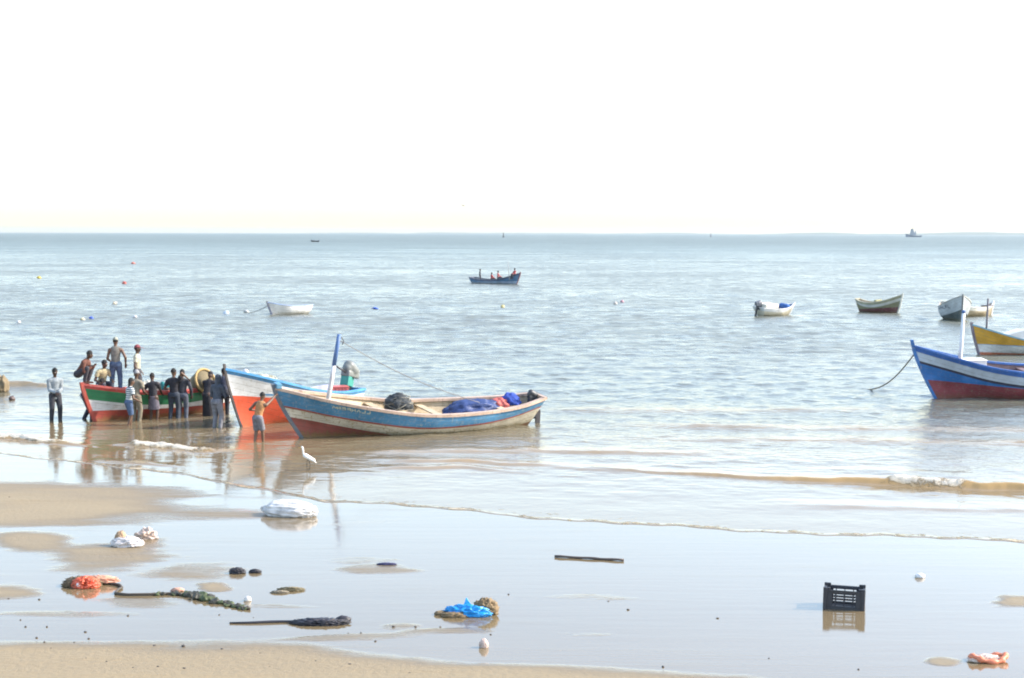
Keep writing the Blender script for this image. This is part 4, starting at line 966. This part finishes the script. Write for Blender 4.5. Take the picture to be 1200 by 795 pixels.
# tug
p = atd(1071, 275, 3000); p.z = 0; e = empty('tugboat', p, (0, 0, R(168))); e.scale = (.8, .8, 1.05); tag(e, 'grey tugboat with stepped bridge and mast on the horizon at right', 'tugboat')
navy = C(plain, 'tug_hull_paint', (.1, .14, .2), .6); sup = C(plain, 'tug_house_paint', (.2, .24, .3), .6)
mb = MB(); prof = [(-17, 4.5, 3.2), (-10, 5, 2.8), (0, 5, 3), (9, 4.6, 4), (15, 2.6, 5.4), (18.5, .3, 6.2)]
vs = []
for x, w, z in prof: vs += [(x, -w, z), (x, -w * .8, -.6), (x, w * .8, -.6), (x, w, z)]
fs = []
for i in range(len(prof) - 1):
    for k in range(4): a_ = i * 4 + k; c_ = i * 4 + (k + 1) % 4; fs.append((a_, c_, c_ + 4, a_ + 4))
fs += [(0, 1, 2, 3), (23, 22, 21, 20)]; mb.add(vs, fs); mb.build('hull', navy, e, smooth=False)
mb = MB(); mb.box((2, 0, 6), (14, 7.4, 5)); mb.box((4, 0, 10.2), (8, 6.4, 3.6)); mb.box((4.4, 0, 13.4), (5.5, 5.6, 2.8)); mb.build('deckhouse', sup, e, smooth=False, bevel=.2)
mb = MB(); mb.box((4.4, 0, 13.8), (5.56, 5.66, 1.1)); mb.build('bridge_windows', C(plain, 'tug_glass', (.03, .04, .05), .2), e, smooth=False)
mb = MB(); mb.tube([(2, 0, 14), (2, 0, 25)], [.45, .2], 8); mb.bar((2, -2, 19), (2, 2, 19), .25, .25); mb.build('mast', sup, e)
mb = MB(); mb.tube([(-3.5, 2, 6), (-3.8, 2, 12)], [1.0, .9], 10); mb.build('funnel', navy, e)
# lump at the left edge
p = at(2, 459); e = blob('rock', C(plain, 'weedy_brown_rock', (.17, .13, .075), .85, scale=6), p, (.24, .35, .42), .35, 2, 44, fine=.06); tag(e, 'brown weedy rock at the left edge of the water', 'rock')

# ------------------------------------------------------------------ birds
def egret():
    p = at(361, 551.5); e = empty('egret', p, (0, 0, R(180))); tag(e, 'white egret standing in the wash, neck upright, facing left', 'bird')
    b = MB(); b.cap((-.13, 0, .25), (.06, 0, .36), .05, .065, None, .9); b.cap((-.2, 0, .19), (-.1, 0, .26), .014, .05, (0, 1, 0), .6)
    nk = [(.08, 0, .38), (.115, 0, .42), (.115, 0, .47), (.125, 0, .52), (.13, 0, .56)]
    for q0, q1 in zip(nk[:-1], nk[1:]): b.cap(q0, q1, .024, .02)
    b.ball((.142, 0, .57), (.035, .021, .022))
    b.fused('body', C(plain, 'white_feather', (.78, .78, .76), .8, var=.05), .009, e)
    k = MB(); k.tube([(.165, 0, .57), (.235, 0, .56)], [.01, .002], 6); k.build('beak', C(plain, 'yellow_beak', (.5, .32, .05), .5), e)
    for sg in (1, -1):
        l = MB(); l.tube([(-.02 * sg, .025 * sg, .27), (-.045 * sg - .01, .025 * sg, .14), (-.02 * sg, .025 * sg, -.01)], .008, 6); l.tube([(-.02 * sg, .025 * sg, .003), (-.02 * sg + .05, .03 * sg, .003)], .006, 5); l.build('leg', C(plain, 'black_leg', (.03, .03, .03), .6), e)
egret()
def gull(px, py, D):
    p = atd(px, py, D); e = empty('gull', p, (R(12), 0, R(30))); tag(e, 'distant pale gull flying just above the horizon', 'bird')
    b = MB(); b.cap((-.16, 0, 0), (.16, 0, .02), .045, .05); b.cap((-.3, 0, 0), (-.16, 0, 0), .02, .045, (0, 1, 0), .5); b.ball((.23, 0, .04), .045); b.cap((.26, 0, .04), (.31, 0, .035), .012, .006)
    b.fused('body', C(plain, 'grey_white_feather', (.4, .4, .42), .8), .012, e)
    for sg in (1, -1):
        w = MB(); pts = [(0.07, .03, .02, .2), (.1, .25, .12, .18), (.04, .48, .12, .12), (-.08, .68, .06, .03)]
        vs = []
        for x, y, z, c in pts: vs += [(x, y * sg, z + .008), (x - c, y * sg, z), (x - c * .4, y * sg, z + .022), (x - c * .4, y * sg, z - .004)]
        fs = []
        for i in range(3):
            for ring in ((0, 2, 1, 3),):
                for k in range(4): a_ = i * 4 + ring[k]; c_ = i * 4 + ring[(k + 1) % 4]; fs.append((a_, c_, c_ + 4, a_ + 4))
        w.add(vs, fs); w.build('wing', C(plain, 'grey_wing_feather', (.25, .25, .28), .8), e)
gull(543, 241.5, 230)

# ------------------------------------------------------------------ litter and stones on the sand
white_sack = C(cloth, 'dirty_white_sack', (.6, .58, .56), scale=6)
def sack_mesh(name, mat, loc, L, W, Hh, seed, rot, neck=1):
    bm = bmesh.new(); bmesh.ops.create_icosphere(bm, subdivisions=5, radius=1); o = Vector((seed * 3.3, seed, 2 * seed))
    for v in bm.verts:
        n = v.co.normalized(); x = n.x
        tap = 1 - .55 * sst(-.35, -1, x) * (1 if neck else 0) - .15 * sst(.5, 1, x)
        wr = .07 * mnoise.fractal(Vector((n.x * 1.2, n.y * 3, n.z * 3)) * 1.6 + o, 1, 2, 4) + .05 * (.5 - abs(mnoise.noise(Vector((n.x * 2.5, n.y * 6, n.z * 6)) + o))) * (1 + 1.5 * sst(.4, 1, x))
        r = 1 + wr * 1.4
        q = Vector((abs(n.x) ** .8 * (1 if n.x > 0 else -1) * L / 2 * r, n.y * W / 2 * r * tap, n.z * r * tap))
        z = q.z
        if z < -.5: z = -.5 + (z + .5) * .1
        v.co = (q.x, q.y, (z + .52) * Hh / 1.5 + (.02 if x < -.9 else 0))
    for f in bm.faces: f.smooth = True
    me = bpy.data.meshes.new(name); bm.to_mesh(me); bm.free(); me.materials.append(mat)
    return link(name, me, None, loc, (0, 0, rot))
p = at(338, 604); tag(sack_mesh('sack', white_sack, p, 1.18, .6, .3, 3, R(-14)), 'large dirty white sack lying full on the wet sand', 'sack')
p = at(149, 640); e = empty('plastic_bag', p); tag(e, 'crumpled white bag, nearer and flatter of two on wet sand', 'plastic bag', 'crumpled bags near the left')
bagm = C(plain, 'sandy_white_plastic', (.58, .54, .52), .5, var=.3, scale=9); tanm = C(plain, 'tan_plastic', (.42, .28, .17), .6, scale=8)
blob('bag_skin', bagm, None, (.25, .17, .115), .45, 1.9, 51, True, 5, parent=e, fine=.12); o = blob('bag_knot', tanm, None, (.09, .08, .12), .35, 2, 52, True, 5, parent=e, fine=.25); o.location = (-.13, .05, .09)
p = at(172, 631); tag(blob('plastic_bag', C(plain, 'pinkish_white_plastic', (.55, .42, .34), .5, var=.35, scale=8), p, (.18, .13, .13), .5, 2.3, 57, False, 5, fine=.05), 'rounder pinkish white bag just behind the flat one', 'plastic bag', 'crumpled bags near the left')
# red litter and weedy rope
p = at(97, 688); e = empty('plastic_litter', p); tag(e, 'tangle of orange red plastic and brown net at the rope end', 'litter')
o = blob('net_clump', C(plain, 'brown_net', (.16, .115, .07), .9, scale=18), None, (.25, .16, .09), .7, 2.8, 60, True, 5, parent=e, fine=.2); o.location = (-.03, .1, 0)
o = blob('orange_film', C(plain, 'orange_film', (.62, .11, .05), .4, var=.4), None, (.17, .11, .11), .75, 2.6, 61, True, 5, parent=e, fine=.15); o.location = (.06, -.04, 0)
o = blob('pink_film', C(plain, 'salmon_film', (.6, .3, .2), .5), None, (.27, .07, .07), .5, 2.4, 62, True, 5, parent=e, fine=.35); o.location = (.2, .22, .03)
o = blob('white_scrap', C(plain, 'white_scrap', (.75, .75, .72), .5), None, (.04, .03, .04), .4, 2, 63, True, 3, parent=e); o.location = (-.03, -.14, .04)
weed = C(plain, 'wet_dark_weed', (.034, .032, .02), .55, var=.6, scale=18); weedg = C(plain, 'green_weed', (.05, .065, .02), .6, var=.6, scale=16)
path = [(113, 682), (126, 685), (140, 687), (143, 690), (138, 693), (135, 697), (150, 698.5), (178, 698), (205, 697), (225, 699), (245, 703), (262, 708), (280, 713), (293, 715)]
W3 = [at(*q) for q in path]; org = W3[7].copy(); e = empty('weedy_rope', org); tag(e, 'long rope crusted with dark green weed across the wet sand', 'rope')
mb = MB(); mb.tube([q - org + Vector((0, 0, .022)) for q in W3], .022, 7); mb.build('rope', C(plain, 'wet_rope', (.07, .055, .04), .7, scale=40), e)
rs = random.Random(5); wm = MB(); wg = MB()
for i in range(70):
    t = 7 + rs.random() ** .8 * 5.6; i0 = min(int(t), 12); q = W3[i0].lerp(W3[i0 + 1], t - i0) - org
    th = (.032 + .032 * math.exp(-((t - 9.7) / 1.3) ** 2)) * rs.uniform(.6, 1.25); m_ = wg if rs.random() < .35 else wm
    q += Vector((rs.gauss(0, .05), rs.gauss(0, .06), th * .35))
    m_.ball(q, (th * rs.uniform(1, 1.7), th * rs.uniform(.8, 1.3), th * rs.uniform(.6, 1)), Matrix.Rotation(rs.random() * 3, 3, 'Z'), 9, 6)
for nm, m_, mt_ in (('weed_crust', wm, weed), ('green_weed', wg, weedg)):
    if nm == 'green_weed': m_.tube([W3[j] - org + Vector((0, 0, .02)) for j in range(7, 14)], .014, 6)
    o = m_.fused(nm, mt_, .014, e, smooth_it=1)
    for v in o.data.vertices: v.co += Vector((mnoise.noise(v.co * 22), mnoise.noise(v.co * 22 + Vector((9, 0, 0))), mnoise.noise(v.co * 25 + Vector((0, 9, 0))))) * .022
# dark rags
blk = C(plain, 'wet_black_rag', (.03, .028, .035), .5, scale=20)
tag(blob('rag', blk, at(278, 672), (.115, .08, .062), .45, 2.4, 70, True, 5, fine=.3), 'larger of two black lumps lying side by side on wet sand', 'rag', 'black lumps on wet sand')
tag(blob('rag', blk, at(299, 671.5), (.09, .05, .042), .45, 2.6, 71, True, 5, fine=.3), 'smaller flatter black lump to the right of the larger one', 'rag', 'black lumps on wet sand')
W3 = [at(*q) for q in [(269, 731), (290, 731), (318, 730), (340, 729.5), (352, 731)]]; org = W3[3].copy(); e = empty('black_strap', org); tag(e, 'long black strip ending in a ragged heap near the bottom left', 'litter')
mb = MB(); mb.tube([q - org + Vector((0, 0, .012)) for q in W3], [.012, .02, .026, .022, .018], 6); mb.build('strap', blk, e)
o = blob('ragged_end', blk, at(375, 731) - org, (.33, .14, .042), .7, 3.4, 75, True, 5, parent=e, fine=.3); o = blob('loose_end', blk, at(402, 727.5) - org, (.11, .06, .05), .4, 2, 76, True, 3, parent=e, fine=.1)
tag(blob('weed_scrap', C(plain, 'olive_scrap', (.17, .14, .08), .8, scale=20), at(341, 692), (.16, .07, .03), .8, 2.6, 80, True, 5, fine=.4), 'small olive scrap of weed alone on the shining sand', 'weed scrap')
tag(blob('weed_scrap', C(plain, 'grey_scrap', (.26, .22, .16), .8, scale=20), at(328, 695), (.11, .05, .022), .8, 2.4, 81, True, 5, fine=.4), 'thin grey scrap of weed just left of the olive one', 'weed scrap')
tag(blob('plastic_scrap', C(plain, 'navy_scrap', (.04, .04, .11), .5), at(453, 662), (.14, .05, .022), .5, 2, 82, True, 5, fine=.35), 'flat navy scrap lying between the sack and the wooden pole', 'scrap')
tag(blob('plastic_scrap', C(plain, 'white_scrap_b', (.78, .78, .76), .5), at(1078, 677), (.07, .05, .045), .6, 2.2, 83, True, fine=.1), 'white scrap of paper right of the black crate', 'scrap')
tag(blob('plastic_scrap', C(plain, 'pale_scrap', (.66, .62, .57), .5), at(290, 704.5), (.055, .04, .05), .4, 1.8, 84, True, 3), 'tiny pale scrap above the tail of the weedy rope', 'scrap')
tag(blob('plastic_scrap', C(plain, 'pink_scrap', (.5, .28, .2), .6), at(208, 693), (.1, .05, .04), .4, 1.8, 85, True, 3), 'small pinkish scrap above the thick part of the weedy rope', 'scrap')
# pole
a, z = at(650, 653.5), at(731, 658); mb = MB(); n_ = 12
mb.tube([a.lerp(z, k / n_) + Vector((0, 0, 0.022 + .004 * math.sin(k * 1.3))) for k in range(n_ + 1)], [.022 + .002 * math.sin(k * 2.1) for k in range(n_ + 1)], 9)
tag(mb.build('wooden_pole', C(plain, 'dark_wet_wood', (.085, .065, .055), .7, scale=9)), 'straight dark wooden pole lying on the shining wet sand', 'pole')
# blue bag
p = at(549, 721); e = empty('plastic_bag', p); tag(e, 'bright blue plastic bag wrapped around brown weed on wet sand', 'plastic bag')
o = blob('blue_film', C(plain, 'bright_blue_film', (.02, .27, .62), .35, var=.3), None, (.3, .13, .1), .55, 1.8, 90, True, 5, parent=e, fine=.1); o.rotation_euler = (0, 0, R(-14)); o.location = (-.02, 0, 0)
f = MB(); f.add([(-.1, .09, .06), (.08, .12, .07), (-.04, .12, .24), (-.1, .13, .06), (.08, .16, .06), (-.03, .14, .235)], [(0, 1, 2), (5, 4, 3), (0, 2, 5, 3), (1, 4, 5, 2), (0, 3, 4, 1)]); f.build('bag_corner', C(plain, 'bright_blue_film', (.02, .27, .62)), e, smooth=False)
o = blob('weed_lump', C(plain, 'brown_weed_lump', (.2, .14, .075), .8, scale=22, var=.6), None, (.17, .14, .15), .45, 2.2, 91, True, 5, parent=e, fine=.18); o.location = (.26, .1, 0)
o = blob('weed_tail', C(plain, 'brown_weed_lump', (.2, .14, .075)), None, (.17, .07, .05), .5, 2.2, 92, True, 4, parent=e, fine=.35); o.location = (-.2, -.12, 0)
o = blob('weed_tail', C(plain, 'brown_weed_lump', (.2, .14, .075)), None, (.09, .05, .04), .5, 2.2, 93, True, 3, parent=e, fine=.12); o.location = (-.42, .02, 0)
# shell-like stone
tag(blob('stone', C(plain, 'pinkish_white_stone', (.48, .37, .32), .6, var=.4, scale=7), at(567, 759), (.06, .05, .085), .3, 1.8, 95, True, fine=.06), 'pinkish white upright stone near the bottom centre', 'stone')
# crate
p = at(989, 712.5, -.012); e = empty('plastic_crate', p, (R(-1), R(1.2), R(-13.5))); tag(e, 'black slatted plastic crate standing on the wet sand with its reflection', 'crate')
blackp = C(plain, 'black_plastic', (.03, .032, .04), .45, var=.2); cw_, cd_, ch_ = .58, .38, .31
def panel(L):
    m = MB(); m.box((0, 0, .03), (L, .022, .06)); m.box((0, 0, ch_ - .03), (L, .026, .05)); m.box((0, -.016, ch_ - .012), (L, .016, .024))
    for sx in (-1, 1): m.box((sx * (L / 2 - .045), 0, ch_ / 2), (.09, .022, ch_ - .08))
    for k in range(4): m.box((.0 + (.02 if L > .5 else 0), .0, .085 + k * .045), (L - .16, .014, .021))
    for k in range(3): m.box((-L / 2 + L * (k + 1) / 4, .008, ch_ / 2), (.016, .012, ch_ - .1))
    return m
for yy, rr in ((-cd_ / 2, 0), (cd_ / 2, math.pi)): panel(cw_ - .05).build('side_panel', blackp, e, (0, yy, 0), (0, 0, rr), smooth=False, bevel=.004)
for xx, rr in ((-cw_ / 2, -math.pi / 2), (cw_ / 2, math.pi / 2)): panel(cd_ - .05).build('end_panel', blackp, e, (xx, 0, 0), (0, 0, rr), smooth=False, bevel=.004)
for sx in (-1, 1):
    for sy in (-1, 1):
        m = MB(); m.box((sx * cw_ / 2, sy * cd_ / 2, (ch_ + .035) / 2), (.055, .055, ch_ + .035)); m.box((sx * (cw_ / 2 - .03), sy * (cd_ / 2), ch_ + .018), (.09, .04, .032)); m.build('corner_post', blackp, e, smooth=False, bevel=.008)
m = MB(); m.box((0, 0, .02), (cw_ - .03, cd_ - .03, .015)); m.build('crate_base', blackp, e, smooth=False)
# orange ring-like litter
p = at(1158, 775); e = empty('plastic_litter', p); tag(e, 'flattened orange and white plastic bag at the bottom right corner', 'litter')
m = MB(); pts = [(.23 * math.cos(a) * (1 + .1 * math.sin(3 * a)), .13 * math.sin(a), .045 + .025 * math.sin(2 * a + 1)) for a in [k * 2 * math.pi / 30 for k in range(31)]]
m.tube(pts, [.038 + .014 * math.sin(k * 1.7) for k in range(31)], 9); o = m.build('orange_fold', C(plain, 'orange_plastic', (.6, .19, .1), .45, var=.35, scale=12), e)
o = blob('white_fold', C(plain, 'peach_white_plastic', (.7, .56, .47), .45, var=.3), None, (.2, .1, .055), .5, 2, 97, True, 5, parent=e, fine=.3); o.location = (-.04, 0, 0)
# pebbles
peb = C(plain, 'dark_pebble', (.06, .05, .045), .7)
spots = [(43, 748), (52, 753), (87, 753), (104, 749), (30, 735), (10, 702), (46, 703), (55, 735), (100, 741), (125, 776), (101, 772), (156, 783), (215, 758), (260, 761), (181, 757), (305, 766), (316, 782), (410, 779), (480, 789), (216, 784), (257, 721), (297, 724), (408, 742), (423, 742), (461, 735), (575, 744), (736, 715), (713, 705), (841, 725), (901, 772), (596, 697), (777, 782), (1006, 785), (487, 735), (516, 735), (24, 727), (185, 782), (60, 760), (370, 775), (440, 752), (150, 722), (11, 583)]
bm_o = blob('pebble', peb, at(*spots[0]), (.017, .015, .014), .3, 1.5, 100, False, 2)
tag(bm_o, 'small dark pebble scattered on the sand', 'pebble', 'small dark pebbles on the sand')
for i, s in enumerate(spots[1:]):
    o = bm_o.copy(); col.objects.link(o); o.location = at(*s); k = random.uniform(.6, 1.25)
    if s in ((461, 735), (736, 715), (215, 758)): k = 1.6
    o.scale = (k * random.uniform(.8, 1.4), k, k * random.uniform(.6, 1.1)); o.rotation_euler = (0, 0, random.random() * 6)

# ------------------------------------------------------------------ air, light, sky
hz = MB(); hz.box((0, 5900, 9), (24500, 12900, 44)); o = hz.build('haze', None, smooth=False); tag(o, kind='stuff')
m = bpy.data.materials.new('sea_haze'); m.use_nodes = True; nt = m.node_tree; nt.nodes.clear()
out = nt.nodes.new('ShaderNodeOutputMaterial'); v = nt.nodes.new('ShaderNodeVolumePrincipled')
HAZE_D = .00007
v.inputs['Color'].default_value = (.6, .66, .7, 1); v.inputs['Density'].default_value = HAZE_D; v.inputs['Anisotropy'].default_value = .2
nt.links.new(v.outputs[0], out.inputs['Volume']); o.data.materials.clear(); o.data.materials.append(m)

SUN_AZ, SUN_EL = R(4), R(35)                    # measured from +x (right of the view), negative = towards the viewer
sd = Vector((math.cos(SUN_AZ) * math.cos(SUN_EL), math.sin(SUN_AZ) * math.cos(SUN_EL), math.sin(SUN_EL)))
L_ = bpy.data.lights.new('sun', 'SUN'); L_.energy = 2.4; L_.angle = R(.5); L_.color = (1, .94, .84)
so = bpy.data.objects.new('sun', L_); col.objects.link(so); so.rotation_euler = sd.to_track_quat('Z', 'Y').to_euler(); so.location = (0, 0, 30)
w = bpy.data.worlds.new('World'); scene.world = w; w.use_nodes = True; nt = w.node_tree
sky = nt.nodes.new('ShaderNodeTexSky'); sky.sky_type = 'NISHITA'; sky.sun_disc = False
sky.sun_elevation = SUN_EL; sky.sun_rotation = math.pi / 2 - SUN_AZ; sky.air_density = 1.0; sky.dust_density = 1.3; sky.ozone_density = 0.0
bg = nt.nodes['Background']; bg.inputs['Strength'].default_value = .15
nt.links.new(sky.outputs[0], bg.inputs['Color'])
vs_ = scene.view_settings; vs_.view_transform = 'Standard'; vs_.look = 'None'; vs_.exposure = 1.63; vs_.gamma = 1; vs_.use_curve_mapping = False
scene.display_settings.display_device = 'sRGB'
cy = scene.cycles; cy.max_bounces = 6; cy.diffuse_bounces = 2; cy.glossy_bounces = 3; cy.volume_bounces = 1; cy.use_denoising = True
cy.sample_clamp_indirect = 4; cy.filter_width = 1.9; cy.use_adaptive_sampling = True
